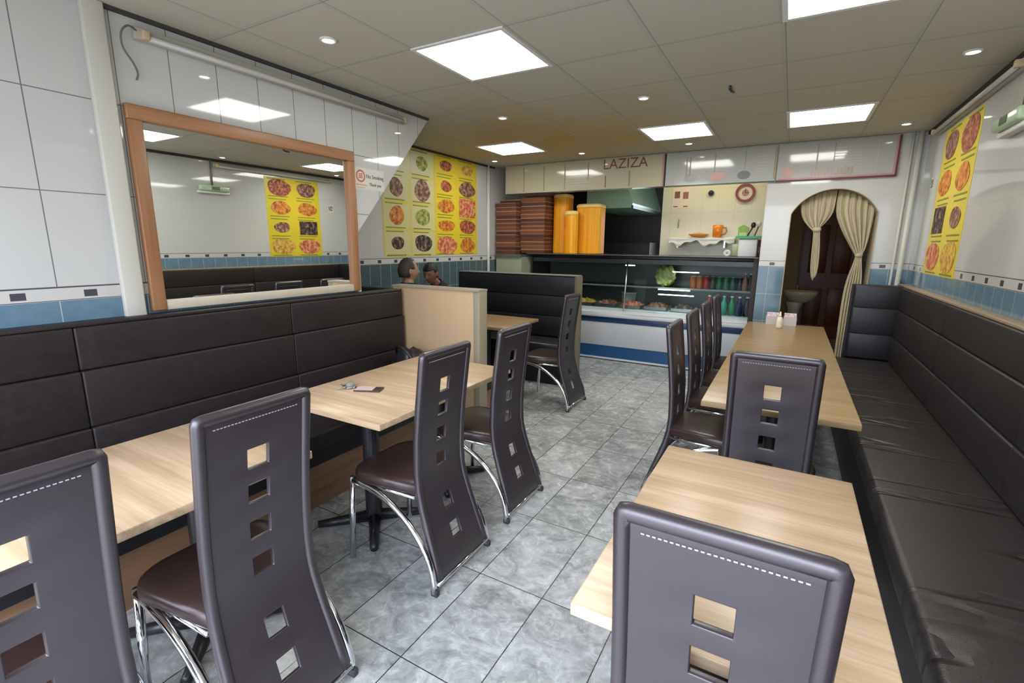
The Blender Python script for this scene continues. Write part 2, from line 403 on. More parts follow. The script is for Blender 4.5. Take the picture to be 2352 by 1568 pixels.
# fluorescent battens
def batten(y0, y1, x, z, side, label, cable):
    s = side
    t = thing('fluorescent_light', label, 'fluorescent light', (x, y0, z))
    L = y1-y0
    obj('casing', boxes((0, s*.034, .0, L, -.005, .05)) if s > 0 else boxes((s*.034, 0, 0, L, -.005, .05)), mat('dusty cream casing', (.42, .40, .33), .5), t, bevel=.004)
    obj('tube', tb([(s*.052, .05, .005), (s*.052, L-.05, .005)], .014, 12), mat('unlit fluorescent tube', (.50, .49, .45), .25), t, smooth=True)
    for yy in (.02, L-.05):
        obj('end_cap', box(min(s*.026, s*.07), max(s*.026, s*.07), yy, yy+.03, -.006, .034), mat('yellowed plastic', (.55, .42, .26), .5), t, bevel=.004)
    if cable:
        obj('loose_cable', tb(smooth_path([(s*.03, .01, .03), (s*.05, -.03, .035), (s*.045, -.06, .0), (s*.03, -.055, -.06), (s*.03, -.02, -.12), (s*.025, -.005, -.16), (s*.02, -.012, -.19)]), .0045, 8), mat('grey cable', (.12, .12, .12), .6), t, smooth=True)
batten(1.285, 3.16, LW, 2.505, 1, 'unlit fluorescent batten with a loose cable along the top of the left wall', True)
batten(3.75, 5.62, RW, 2.515, -1, 'unlit fluorescent batten along the top of the right wall', False)
# emergency light with conduit
t = thing('emergency_light', 'greenish emergency light box high on the right wall with a conduit to the ceiling', 'emergency light', (RW, 3.72, 2.17))
obj('casing', box(-.05, 0, -.2, .2, 0, .03), white, t, bevel=.004)
obj('cover', box(-.085, -.01, -.19, .19, .03, .10), mat('pale green cover', (.45, .58, .38), .25), t, bevel=.015)
obj('lamp_window', box(-.089, -.083, -.05, .05, .045, .085), mat('dark green window', (.05, .09, .04), .2), t)
obj('conduit', tb([(-.012, 0, .10), (-.012, 0, CE-2.17)], .01, 8), mat('grey conduit', (.14, .14, .14), .5), t, smooth=True)

# ------------------------------------------------------------------ benches
def cushion(x0, x1, y0, y1, z0, z1):
    return box(x0, x1, y0, y1, z0, z1)
def bench_left():
    t = thing('wall_bench', 'long dark brown padded bench along the left wall under the mirror', 'bench', (LW, 1.0, 0))
    rows = [(.475, .7005), (.702, .9695), (.971, 1.17)]
    segs = [(-1.25, -.1505), (-.149, .9395), (.941, 1.97)]
    for k, (z0, z1) in enumerate(rows):
        for (a, b) in segs:
            obj('back_cushion', cushion(.0, .105+.012*(2-k), a, b, z0, z1), benchB, t, bevel=.009, seg=3)
    obj('top_board', box(0, .10, -1.25, 1.97, 1.171, 1.188), benchB, t, bevel=.004)
    obj('seat_cushion', box(.0, .60, -1.25, 1.97, .36, .472), benchB, t, bevel=.025, seg=3)
    obj('front_panel', box(.50, .565, -1.25, 1.97, .27, .36), black, t)
    obj('plinth', box(.0, .545, -1.25, 1.97, 0, .27), woodPl, t)
bench_left()
def bench_right():
    t = thing('wall_bench', 'long dark brown padded bench along the right wall with a return at the arch end', 'bench', (RW, 2.5, 0))
    rows = [(.50, .735), (.738, .988), (.991, 1.195)]
    segs = [(-3.0, -1.152), (-1.148, .198), (.202, 1.62), (1.624, 3.13)]
    for k, (z0, z1) in enumerate(rows):
        for (a, b) in segs:
            obj('back_cushion', cushion(-(.085+.010*(2-k)), 0, a, b, z0, z1), benchB, t, bevel=.009, seg=3)
    obj('top_board', box(-.07, 0, -3.0, 3.42, 1.196, 1.215), wood('tan ledge wood', (.36, .27, .17), (.28, .2, .12), .45, 1, .5), t, bevel=.004)
    obj('seat_cushion', box(-.57, -.02, -3.0, 3.13, .385, .495), benchS, t, bevel=.03, seg=4)
    obj('front_panel', box(-.535, -.49, -3.0, 3.30, 0, .385), black, t)
    for z0, z1 in rows:
        obj('end_cushion', box(-.435, -.012, 3.14, 3.24, z0-.01, z1+.01), benchK, t, bevel=.018, seg=3)
    obj('end_panel', box(-.45, 0, 3.245, 3.28, 0, 1.205), black, t)
bench_right()
def bench_booth():
    t = thing('booth_bench', 'booth bench whose pale wooden back faces the left tables', 'bench', (-2.43, 3.06, 0))
    obj('back_panel', box(-.45, .37, -.06, .03, 0, 1.20), woodP, t, bevel=.004)
    obj('end_post', box(.37, .425, -.06, .05, 0, 1.20), wood('greyish edge board', (.36, .31, .22), (.30, .26, .18), .5, 2, .4), t, bevel=.003)
    obj('top_cap', box(-.45, .425, -.065, .055, 1.201, 1.216), wood('greyish cap board', (.38, .32, .23), (.30, .26, .18), .5, 0, .4), t)
    obj('back_cushion', box(-1.28, .36, .056, .13, .48, 1.17), benchK, t, bevel=.02)
    obj('seat_cushion', box(-1.28, .36, .056, .50, .36, .47), benchK, t, bevel=.025)
    obj('plinth', box(-1.28, .36, .056, .46, 0, .36), woodPl, t)
    f = thing('booth_bench', 'tall black padded booth bench in front of the counter, facing the room', 'bench', (-2.9, 5.15, 0))
    for z0, z1 in ((.48, .72), (.723, .96), (.963, 1.19)):
        obj('back_cushion', box(-.84, .80, -.02, .08, z0, z1), benchK, f, bevel=.009, seg=3)
    obj('back_board', box(-.84, .815, .085, .12, 0, 1.20), black, f)
    obj('top_edge', box(-.84, .815, -.02, .12, 1.201, 1.212), mat('grey metal edge', (.25, .25, .23), .4), f)
    obj('end_panel', box(.802, .826, -.06, .12, .0, 1.20), wood('olive edge board', (.20, .17, .11), (.15, .12, .08), .5, 2, .4), f)
    obj('seat_cushion', box(-.84, .80, -.42, -.022, .36, .47), benchK, f, bevel=.025)
    obj('plinth', box(-.84, .80, -.38, -.022, 0, .36), black, f)
bench_booth()

# ------------------------------------------------------------------ tables
def table(label, x0, x1, y0, y1, m, peds, z=.75, group='oak topped dining tables'):
    t = thing('dining_table', label, 'table', ((x0+x1)/2, (y0+y1)/2, 0), 0, group)
    hx, hy = (x1-x0)/2, (y1-y0)/2
    obj('tabletop', box(-hx, hx, -hy, hy, z-.032, z), m, t, bevel=.004)
    for p in peds:
        c = obj('pedestal', lathe([(.045, .04), (.045, z-.075)], 20, (0, p, 0)), blackM, t, smooth=False)
        obj('top_plate', box(-.2, .2, p-.06, p+.06, z-.07, z-.033), blackM, c)
        bm = bmesh.new()
        for a in range(4):
            an = a*PI/2+PI/4; L = .30
            tube(bm, [(.03*math.cos(an), p+.03*math.sin(an), .035), (L*math.cos(an), p+L*math.sin(an), .021)], .02, 8, [.034, .020])
        obj('foot', bm, blackM, c, smooth=True)
T1 = table('oak topped table at the left bench nearest the camera', -2.28, -1.555, -.02, 1.14, woodT, (-.32, .32))
T2 = table('oak topped table by the left bench with keys and a card on it', -2.28, -1.53, 1.475, 2.66, woodT, (-.30, .32))
T3 = table('oak topped booth table behind the pale partition', -3.24, -2.35, 3.96, 4.70, woodTY, (0,))
T4 = table('oak topped table in the right foreground beside the long bench', -.355, .27, .9, 1.93, woodT, (-.3, .3))
T5 = table('long oak topped table beyond it with the white bottle on its far end', -.335, .37, 2.62, 5.82, woodTY, (-1.3, 0, 1.3))

# ------------------------------------------------------------------ chairs
PROF = [(0, .012), (.012, .05), (.035, .12), (.075, .24), (.11, .34), (.133, .42), (.145, .5), (.146, .6), (.140, .7), (.130, .8), (.118, .9), (.105, 1.0), (.092, 1.10)]
def prof(z):
    for (a, b), (c, d) in zip(PROF, PROF[1:]):
        if z <= d:
            f = (z-b)/(d-b); return a+(c-a)*f
    return PROF[-1][0]
def halfw(z): return .180 if z > .5 else .180+.026*((.5-z)/.5)**1.3
HOLES = [(.892, .958), (.777, .843), (.650, .714), (.525, .587), (.312, .380), (.176, .244)]
def backrest(x_frac, z_list, thick, holes, flat=False):
    bm = bmesh.new(); n = len(x_frac)
    def P(u, z, off):
        y = prof(z); e = .01; dy = (prof(min(1.1, z+e))-prof(max(.012, z-e)))/(min(1.1, z+e)-max(.012, z-e))
        nn = Vector((0, -1, dy)).normalized()
        return Vector((u*halfw(z) if abs(u) > .3 else u*.18, y, z))+nn*off
    G = [[[bm.verts.new(P(u, z, o)) for u in x_frac] for z in z_list] for o in (thick/2, -thick/2)]
    hole = lambda i, k: any(z_list[k] >= a-1e-6 and z_list[k+1] <= b+1e-6 for a, b in holes) and abs(x_frac[i]+x_frac[i+1]) < .05 and abs(x_frac[i]) < .2
    nz = len(z_list)
    solid = lambda i, k: 0 <= i < n-1 and 0 <= k < nz-1 and not hole(i, k)
    for k in range(nz-1):
        for i in range(n-1):
            if not solid(i, k): continue
            for s in (0, 1):
                g = G[s]; f = (g[k][i], g[k][i+1], g[k+1][i+1], g[k+1][i]); bm.faces.new(f if s == 0 else f[::-1])
            for (di, dk, e) in ((-1, 0, ((k, i), (k+1, i))), (1, 0, ((k, i+1), (k+1, i+1))), (0, -1, ((k, i), (k, i+1))), (0, 1, ((k+1, i), (k+1, i+1)))):
                if not solid(i+di, k+dk):
                    (a, b), (c, d) = e
                    bm.faces.new((G[0][a][b], G[0][c][d], G[1][c][d], G[1][a][b]))
    return bm
def seat_bm():
    bm = bmesh.new(); pts = []
    def outline():
        P = []
        hw0, hw1, y0, y1, rr = .18, .225, .135, .56, .12
        P += [(-hw0, y0), (hw0, y0)]
        for k in range(9):
            a = -0+k*PI/2/8; P.append((hw1-rr+rr*math.cos(a), y1-rr+rr*math.sin(a)*.9))
        for k in range(9):
            a = PI/2+k*PI/2/8; P.append((-hw1+rr+rr*math.cos(a), y1-rr+rr*math.sin(a)*.9))
        return P
    O = outline(); cx, cy = 0, .34
    lay = [(.93, .435), (.985, .440), (1.0, .452), (1.0, .468), (.985, .482), (.94, .490), (.8, .494), (.4, .496)]
    R = [[bm.verts.new((cx+(x-cx)*s, cy+(y-cy)*s, z)) for x, y in O] for s, z in lay]; n = len(O)
    for a, b in zip(R, R[1:]):
        for i in range(n): bm.faces.new((a[i], a[(i+1) % n], b[(i+1) % n], b[i]))
    bm.faces.new(R[0][::-1]); bm.faces.new(R[-1]); return bm
def make_chair():
    t = thing('dining_chair', 'x', 'chair', (0, 0, 0), 0, 'brown leather dining chairs with square cutouts')
    obj('seat', seat_bm(), leaS, t, smooth=True)
    zs = sorted(set([.06, .10, .26, .29, .42, .46, .50, 1.0, 1.055, 1.088]+[v for h in HOLES for v in h]))
    zs = [z for z in zs if z >= .06]
    b = obj('backrest', backrest([-.95, -.80, -.70, -.185, .185, .70, .80, .95], zs, .017, HOLES), lea, t, bevel=.003)
    # raised padded border all round, one closed tube flattened onto the back edge
    bm = bmesh.new()
    def bp(u, z): return Vector((u*halfw(z), prof(z), z))
    path = [bp(-.91, z) for z in (.06, .12, .2, .3, .38, .46, .55, .7, .85, 1.0, 1.06)]+[bp(-.91, 1.076), bp(-.895, 1.084), bp(-.85, 1.085), bp(-.5, 1.085), bp(0, 1.085), bp(.5, 1.085), bp(.85, 1.085), bp(.895, 1.084), bp(.91, 1.076)]+[bp(.91, z) for z in (1.06, 1.0, .85, .7, .55, .46, .38, .3, .2, .12, .06)]
    tube(bm, path, .0180, 12)
    obj('border_roll', bm, lea, b, smooth=True)
    st = bmesh.new()
    if True:                                                      # stitching along the inner edge of the border
        off = Vector((0, -.0095, 0))
        for k in range(26):
            u = -.70+k*1.4/25; p = Vector((u*.18, prof(1.055), 1.053))+off; bx(st, p.x-.003, p.x+.003, p.y-.001, p.y+.001, p.z-.0012, p.z+.0012)
    obj('stitching', st, thread, b)
    for s in (-1, 1):
        obj('front_leg', tb([(s*.200, .525, .44), (s*.212, .548, 0)], .0145, 12), chrome, t, smooth=True)
        # quarter ellipse from under the seat front down to the rear foot
        pts = [(s*(.205+.010*(k/14)), .515-.495*math.sin(k/14*PI/2), .012+.415*math.cos(k/14*PI/2)) for k in range(15)]
        obj('arched_leg', tb(pts, .0150, 12), chrome, t, smooth=True)
        obj('side_rail', tb([(s*.195, .51, .425), (s*.178, .15, .425)], .010, 8), chrome, t, smooth=True)
        obj('foot_cap', box(s*.215-.012, s*.215+.012, .0, .035, 0, .03), mat('dark rubber', (.03, .03, .03), .6), t, bevel=.004)
    obj('base_bar', tb([(-.205, .012, .045), (.205, .012, .045)], .010, 10), chrome, t, smooth=True)
    obj('cross_rail', tb([(-.19, .47, .425), (.19, .47, .425)], .009, 8), chrome, t, smooth=True)
    return t
ch = make_chair(); ch.location = (-1.20, .24, 0); ch.rotation_euler = (0, 0, PI/2)
ch['label'] = 'brown leather chair cut off by the left photo edge, at the nearest left table'
H = PI/2
def chair(x, y, rz, label): return dup(ch, (x, y, 0), rz, label)
chair(-1.215, .785, H, 'brown leather chair with its whole back in view at the nearest left table')
chair(-1.21, 1.685, H, 'brown leather chair at the near end of the left table with the keys')
chair(-1.225, 2.345, H, 'brown leather chair at the left table with the keys, next to the partition')
chair(-1.665, 4.23, H, 'brown leather chair at the booth table, in front of the display counter')
chair(-.665, 3.0, -H, 'brown leather chair nearest the camera in the aisle row along the long right table')
chair(-.665, 3.62, -H, 'brown leather chair second from the camera in the aisle row along the long right table')
chair(-.665, 4.24, -H, 'brown leather chair third from the camera in the aisle row along the long right table')
chair(-.665, 4.88, -H, 'brown leather chair farthest from the camera in the aisle row along the long right table')
chair(-.007, 2.21, 0, 'leather chair with its back to the camera at the head of the long right table')
chair(-.05, .692, 0, 'leather chair in the right foreground with its back filling the bottom of the photo')

# ------------------------------------------------------------------ things on the tables
bm = bmesh.new()
rnd = random.Random(3)
lathe([(.0, .004), (.032, .004), (.042, .012), (.044, .026), (.040, .028), (.035, .014), (0, .012)], 14, (0, 0, 0), bm)
k = thing('key_bunch', 'bunch of keys on a grey ring lying on the left table', 'keys', (-2.085, 1.80, .7505))
bm.free()
obj('key_ring', tb([(.028*math.cos(a*PI/8), .028*math.sin(a*PI/8), .005+.004*math.sin(a)) for a in range(17)], .003, 8), steel, k, smooth=True)
for i in range(4):
    a = .5+i*1.3; bm = bmesh.new(); tube(bm, [(.03*math.cos(a), .03*math.sin(a), .003+.003*i), (.075*math.cos(a), .075*math.sin(a), .003+.002*i)], .003, 6)
    lathe([(0, -.002), (.013, -.002), (.013, .002), (0, .002)], 12, (.028*math.cos(a), .028*math.sin(a), .006+.003*i), bm)
    obj('key', bm, steel, k)
obj('key_fob', lathe([(0, 0), (.024, .002), (.027, .012), (.022, .026), (.010, .032), (0, .033)], 14, (.0, .005, .003)), mat('grey fob', (.22, .23, .20), .5), k, smooth=True)
k = thing('card_wallet', 'small dark card wallet with a pink paper on it beside the keys', 'wallet', (-1.965, 1.83, .7505), .45)
obj('cover', box(-.075, .075, -.04, .04, 0, .008), mat('dark wallet leather', (.05, .025, .02), .4), k, bevel=.003)
obj('paper', box(-.070, .030, -.034, .034, .0082, .0095), mat('pink paper', (.62, .45, .42), .6), k)
k = thing('sauce_bottle', 'white squeeze bottle standing on the far end of the long right table', 'bottle', (-.03, 5.50, .7505))
obj('bottle_body', lathe([(0, 0), (.028, 0), (.030, .01), (.030, .085), (.022, .105), (.014, .112), (0, .112)], 16), mat('cream plastic', (.78, .76, .60), .35), k, smooth=True)
obj('nozzle', lathe([(.015, .113), (.012, .125), (.005, .165), (0, .165)], 12), mat('cream plastic', (.78, .76, .60), .35), k, smooth=True)
def napkin(x, y, label):
    k = thing('napkin_packet', label, 'napkins', (x, y, .7505), 0)
    obj('holder', boxes((-.06, .06, -.035, -.03, 0, .09), (-.06, .06, .03, .035, 0, .09), (-.06, .06, -.03, .03, 0, .006)), mat('clear plastic', (.55, .52, .54), .2), k)
    m = food_mat('pink flowered paper', (.72, .60, .62), (.80, .76, .74), (.55, .22, .30), 40)
    obj('napkins', box(-.056, .056, -.028, .028, .007, .125), m, k, bevel=.004)
napkin(-.10, 5.72, 'pink and white napkin packet left of the white bottle on the long right table')
napkin(.06, 5.74, 'pink and white napkin packet right of the white bottle on the long right table')
# crumpled black bag on the left bench
bm = bmesh.new(); bmesh.ops.create_icosphere(bm, subdivisions=4, radius=1)
for v in bm.verts:
    p = v.co; n = 1+.10*math.sin(5*p.x+3*p.z)+.09*math.sin(7*p.y-4*p.z+1)+.05*math.sin(13*p.x+9*p.y)
    v.co = Vector((p.x*.16*n, p.y*.13*n, max(-.118, p.z*.145*n)))
k = thing('shoulder_bag', 'crumpled black bag on the left bench against the pale partition', 'bag', (-2.52, 2.80, .475))
bag = obj('bag_body', bm, benchK, k, smooth=True); bag.location = (0, 0, .119)
obj('strap', tb([(-.1, -.05, .22), (-.06, -.1, .30), (.02, -.12, .30), (.10, -.10, .22), (.14, -.06, .14)], .010, 8), benchK, k, smooth=True)

# ------------------------------------------------------------------ posters
yellow = mat('yellow poster paper', (.66, .53, .03), .35); yel2 = mat('faded yellow poster paper', (.62, .54, .12), .35)
cap = mat('olive caption ink', (.20, .22, .03), .5); creamP = mat('cream poster cell', (.58, .55, .27), .4)
F = [food_mat('red meat dish', (.34, .07, .03), (.55, .24, .09), (.13, .03, .02), 24), food_mat('orange chicken dish', (.56, .18, .02), (.68, .34, .05), (.28, .06, .01), 20),
     food_mat('brown kebab dish', (.22, .09, .05), (.42, .28, .20), (.07, .03, .025), 22), food_mat('pink pizza dish', (.58, .16, .08), (.70, .42, .18), (.36, .05, .03), 20),
     food_mat('green salad dish', (.28, .30, .05), (.46, .48, .14), (.12, .15, .02), 20), food_mat('dark coffee dish', (.05, .025, .02), (.30, .20, .15), (.015, .01, .01), 18),
     food_mat('golden chips dish', (.58, .34, .05), (.72, .52, .14), (.34, .15, .02), 22)]
def poster(label, x, y0, y1, z0, z1, side, cells, paper, ncol=2, cell=None, group='menu posters'):
    # side +1: printed face looks towards +x
    t = thing('menu_poster', label, 'poster', (x, (y0+y1)/2, z0), 0, group)
    W, Hh = y1-y0, z1-z0; s = side
    def pl(a, b, c, d, lay, th=.0012):
        u = s*(.002+.0015*lay); v = s*(.002+.0015*lay+th)
        return box(min(u, v), max(u, v), a-W/2, b-W/2, c, d)
    obj('poster_sheet', box(min(0, s*.002), max(0, s*.002), -W/2, W/2, 0, Hh), paper, t)
    nr = len(cells)//ncol; cw, chh = W/ncol, Hh/nr
    for k, (m, w_, h_, shape) in enumerate(cells):
        c, r = k % ncol, k//ncol
        if s < 0: c = ncol-1-c
        cy, cz = (c+.5)*cw, Hh-(r+.5)*chh
        if cell: obj('menu_cell', pl(cy-cw*.46, cy+cw*.46, cz-chh*.45, cz+chh*.42, 0), cell, t)
        if shape == 'r': d = pl(cy-cw*w_*.57, cy+cw*w_*.57, cz-chh*h_*.55, cz+chh*h_*.55, 1)
        else:
            poly = [(cy-W/2+cw*w_*.57*math.cos(a*PI/12)*(1+.06*math.sin(3*a*PI/12+k)), cz+chh*h_*.55*math.sin(a*PI/12)*(1+.07*math.cos(2*a*PI/12+k))) for a in range(24)]
            u, v = s*.0035, s*.0047; d = prism(poly, min(u, v), max(u, v), 0)
        obj('dish_picture', d, F[m], t)
        for e, q in ((.40, .62), (-.46, .7)):
            obj('caption', box(min(s*.0035, s*.0045), max(s*.0035, s*.0045), cy-W/2-cw*.40, cy-W/2+cw*(-.40+q), cz+chh*e, cz+chh*(e+.04)), cap, t)
poster('yellow menu poster with eight dish photos on the right wall', RW, 4.46, 5.38, 1.345, 2.49, -1,
       [(2, .62, .72, 'e'), (0, .72, .80, 'e'), (1, .66, .6, 'e'), (1, .62, .6, 'e'), (5, .62, .66, 'r'), (2, .5, .5, 'e'), (3, .74, .74, 'e'), (6, .74, .78, 'e')][::1], yellow)
poster('faded cream and yellow menu poster on the alcove wall, left of the pair', RC, 3.80, 4.66, 1.41, 2.59, 1,
       [(4, .4, .5, 'e'), (4, .4, .5, 'e'), (2, .42, .6, 'e'), (2, .55, .72, 'e'), (1, .46, .62, 'e'), (4, .52, .58, 'e'), (5, .4, .45, 'e'), (5, .62, .62, 'e')], yel2, 2, creamP)
poster('bright yellow menu poster on the alcove wall, right of the pair', RC, 4.668, 5.56, 1.42, 2.595, 1,
       [(0, .46, .5, 'e'), (6, .5, .5, 'e'), (0, .42, .5, 'e'), (2, .72, .70, 'e'), (1, .66, .62, 'e'), (3, .72, .9, 'r'), (1, .66, .55, 'e'), (0, .70, .72, 'e'), (3, .8, .85, 'e'), (1, .66, .7, 'e')], yellow)
# small signs
k = thing('wall_sign', 'small sign with a red emblem and dark words on the left wall beside the mirror', 'sign', (LW, 2.77, 2.03))
obj('sheet', box(0, .002, -.15, .15, -.08, .075), mat('pale sign film', (.60, .59, .53), .3), k)
bm = bmesh.new()
for i in range(24):
    a0, a1 = i*PI/12, (i+1)*PI/12
    poly = [(-.09+r*math.cos(a), .015+r*math.sin(a)) for r, a in ((.045, a0), (.045, a1), (.033, a1), (.033, a0))]
    A = [bm.verts.new((.003, u, v)) for u, v in poly]; bm.faces.new(A)
for a in (.4, 1.4, 2.5):
    A = [bm.verts.new((.003, -.09+u, .015+v)) for u, v in ((-.02, -.02+.012*a), (.02, -.02+.012*a), (.018, -.012+.012*a), (-.018, -.012+.012*a))]; bm.faces.new(A)
obj('emblem', bm, mat('red ink', (.50, .12, .06), .5), k)
obj('red_rule', boxes((.002, .003, -.135, -.03, -.052, -.044), (.002, .003, -.13, -.05, -.070, -.064)), mat('faded red ink', (.52, .30, .20), .5), k)
dk = mat('dark ink', (.08, .085, .06), .5)
text('lettering', 'No Smoking', .042, dk, k, (.0025, .055, .018), (PI/2, 0, PI/2), .85)
text('lettering', 'Thank you', .034, dk, k, (.0025, .055, -.038), (PI/2, 0, PI/2), .85)
k = thing('wall_sign', 'tiny sign with dark marks high on the right wall past the yellow poster', 'sign', (RW, 5.60, 2.10))
obj('sheet', box(-.002, 0, -.05, .05, -.06, .06), mat('pale sign film', (.60, .59, .53), .3), k)
obj('marks', boxes((-.003, -.002, -.035, -.02, -.03, .04), (-.003, -.002, -.005, .01, -.03, .04), (-.003, -.002, .012, .035, .025, .04), (-.003, -.002, .012, .035, -.03, -.015), (-.003, -.002, .025, .035, -.0, .03)), dk, k)

# ------------------------------------------------------------------ shop sign (three panels)
signM = mat('glossy sign panel', (.47, .44, .32), .08); signM2 = mat('glossy grey sign panel', (.40, .405, .38), .08)
pinkM = mat('pink sign edge', (.42, .24, .21), .4); redF = mat('dark red frame', (.13, .012, .02), .5); oliveM = mat('olive divider', (.26, .23, .12), .4)
inkM = mat('brown red ink', (.17, .055, .045), .6); faintM = mat('faint grey ink', (.42, .42, .40), .3)
def sign(label, x0, x1, m, divs):
    t = thing('sign_panel', label, 'sign', ((x0+x1)/2, YB, 2.24), 0, 'sign panels over the counter'); W = x1-x0
    obj('panel', box(-W/2, W/2, -.03, 0, 0, .36), m, t)
    for d, mm, z0, z1, wd in divs: obj('divider', box(d-x0-W/2-wd/2, d-x0-W/2+wd/2, -.033, -.030, z0, z1), mm, t)
    return t, W
t, W = sign('long sign panel with the brown red lettering at its top, over the pizza boxes', -3.54, -1.385, signM, [(-3.25+.30*i, oliveM, .02, .33, .012) for i in range(3)]+[(-2.33, oliveM, .12, .33, .012), (-2.10, mat('rust divider', (.22, .08, .03), .4), .02, .16, .012), (-1.80, oliveM, .02, .20, .018)])
text('lettering', 'LAZIZA', .165, inkM, t, (.60, -.031, .285), (PI/2, 0, 0), 1.0)
obj('edge_strip', box(W/2-.03, W/2-.008, -.034, -.03, .005, .355), pinkM, t)
obj('edge_strip', box(W/2-.006, W/2+.006, -.036, 0, 0, .36), mat('black joint', (.03, .02, .01), .5), t)
obj('menu_text', boxes(*[(-W/2+.9+.0*i, -W/2+1.25, -.0315, -.0305, .06+.03*i, .068+.03*i) for i in range(5)]), faintM, t)
obj('menu_text', boxes(*[(.40, .68, -.0315, -.0305, .05+.028*i, .057+.028*i) for i in range(5)]), faintM, t)
t, W = sign('sign panel with three small food pictures along its lower edge, left of the arch', -1.37, -.235, signM2, [(-1.14, oliveM, .09, .30, .012), (-1.10, oliveM, .09, .30, .012), (-.84, oliveM, .12, .32, .010), (-.535, oliveM, .13, .33, .006), (-.245, oliveM, .02, .34, .022)])
for xx, m, w_ in ((-1.09, mat('grey picture', (.27, .26, .24), .3), .15), (-.80, mat('faded red picture', (.42, .22, .17), .3), .16), (-.54, mat('dark picture', (.16, .16, .15), .3), .13)):
    obj('food_picture', prism([(xx+.8025+w_/2*math.cos(a*PI/8), .075+.045*math.sin(a*PI/8)) for a in range(16)], -.0325, -.0305, 1), m, t)
obj('menu_text', boxes(*[(.38, .50, -.0315, -.0305, .10+.03*i, .106+.03*i) for i in range(6)]), faintM, t)
obj('lower_edge', box(-W/2, W/2, -.036, 0, -.012, 0), mat('dark green edge', (.03, .06, .035), .3), t)
t, W = sign('sign panel with a dark red frame and a faint skyline, above the arch', -.225, .775, signM2, [(.125, oliveM, .08, .33, .012), (.27, oliveM, .16, .33, .008), (.62, faintM, .03, .33, .006)])
obj('frame', boxes((-W/2, W/2, -.036, 0, -.013, 0), (W/2-.002, W/2+.013, -.036, 0, -.013, .36)), redF, t)
obj('inner_edge', boxes((-W/2+.02, W/2-.015, -.034, -.03, .004, .018), (W/2-.02, W/2-.004, -.034, -.03, .004, .35)), pinkM, t)
obj('skyline', boxes(*[(-.19+.028*i, -.172+.028*i, -.0325, -.0305, .03, .05+.05*abs(math.sin(2.1*i+1))+(.06 if i == 10 else 0)) for i in range(13)]), mat('faint pink ink', (.34, .24, .22), .3), t)
obj('food_picture', prism([(-.40+.055*math.cos(a*PI/8), .07+.05*math.sin(a*PI/8)) for a in range(16)], -.0325, -.0305, 1), mat('faded burger', (.42, .27, .21), .3), t)
obj('menu_text', boxes(*[(.0, .22, -.0315, -.0305, .06+.028*i, .065+.028*i) for i in range(9)]), faintM, t)

# ------------------------------------------------------------------ display fridge
FX0, FX1, FY0, FY1 = -3.28, -.315, 6.2, 6.92
f = thing('display_fridge', 'long glass fronted display fridge with a white and blue striped base', 'fridge', ((FX0+FX1)/2, FY0, 0)); W = FX1-FX0; hw = W/2
wP = mat('white enamel', (.60, .62, .64), .25)
obj('base_body', box(-hw, hw, .06, .72, .02, .70), wP, f)
obj('kick_strip', box(-hw, hw, .035, .06, .015, .04), wP, f)
obj('blue_stripe', box(-hw, hw, .04, .06, .04, .20), mat('mid blue stripe', (.012, .075, .20), .3), f)
obj('front_panel', box(-hw, hw, .03, .06, .20, .53), mat('pale grey enamel', (.50, .52, .54), .3), f, bevel=.01)
obj('navy_stripe', box(-hw, hw, .02, .06, .53, .60), mat('navy stripe', (.02, .045, .13), .3), f, bevel=.006)
obj('front_rail', box(-hw, hw, -.01, .06, .60, .66), wP, f, bevel=.015)
obj('ledge', prism([(-.01, .66), (.10, .72), (.72, .72), (.72, .70), (.06, .65)], -hw, hw, 0), wP, f)
obj('canopy', box(-hw, hw, .12, .72, 1.375, 1.425), blackM, f, bevel=.01)
obj('top_slab', box(-hw, hw, -.07, .72, 1.425, 1.435), mat('dark worktop', (.10, .105, .10), .2), f)
obj('canopy_trim', box(-hw, hw, .105, .12, 1.32, 1.375), mat('dark trim', (.05, .053, .055), .25), f)
gm = glass_mat('clear fridge glass')
for a, b in ((-hw+.03, -.45), (-.44, .0), (.0, hw-.05)):
    pass
obj('front_glass', prism([(.03, .70), (.036, .70), (.116, 1.32), (.110, 1.32)], -hw+.03, -.065, 0), gm, f)
obj('front_glass', prism([(.03, .70), (.036, .70), (.116, 1.32), (.110, 1.32)], -.055, hw-.05, 0), gm, f)
obj('divider_post', tb([(-.06, .026, .70), (-.06, .05, .95), (-.06, .104, 1.34)], .011, 8), steel, f, smooth=True)
obj('end_frame', prism([(.02, .68), (.05, .68), (.12, 1.38), (.72, 1.38), (.72, 1.435), (.08, 1.435)], hw-.05, hw, 0), blackM, f)
obj('end_post', box(hw-.05, hw, .0, .05, .0, 1.43), mat('brown grey post', (.045, .035, .028), .5), f)
obj('end_frame', prism([(.02, .68), (.10, 1.435), (.72, 1.435), (.72, .70)], -hw, -hw+.02, 0), blackM, f)
obj('back_wall', box(-hw+.02, hw-.05, .69, .71, .72, 1.375), mat('dark fridge lining', (.06, .065, .06), .3), f)
obj('glass_shelf', box(-hw+.03, hw-.055, .30, .69, 1.01, 1.018), glass_mat('shelf glass', (.75, .85, .80), .2), f)
for (a, b, y, z) in ((-.15, -.02, .30, 1.285), (.36, .80, .34, 1.215), (.32, .72, .26, .985), (.34, .78, .20, .925)):
    obj('strip_lamp', box(a, b, y, y+.012, z, z+.012), fridgeM, f)
obj('price_rail', box(-hw+.03, hw-.055, .292, .30, .998, 1.02), mat('grey price rail', (.20, .21, .20), .3), f)
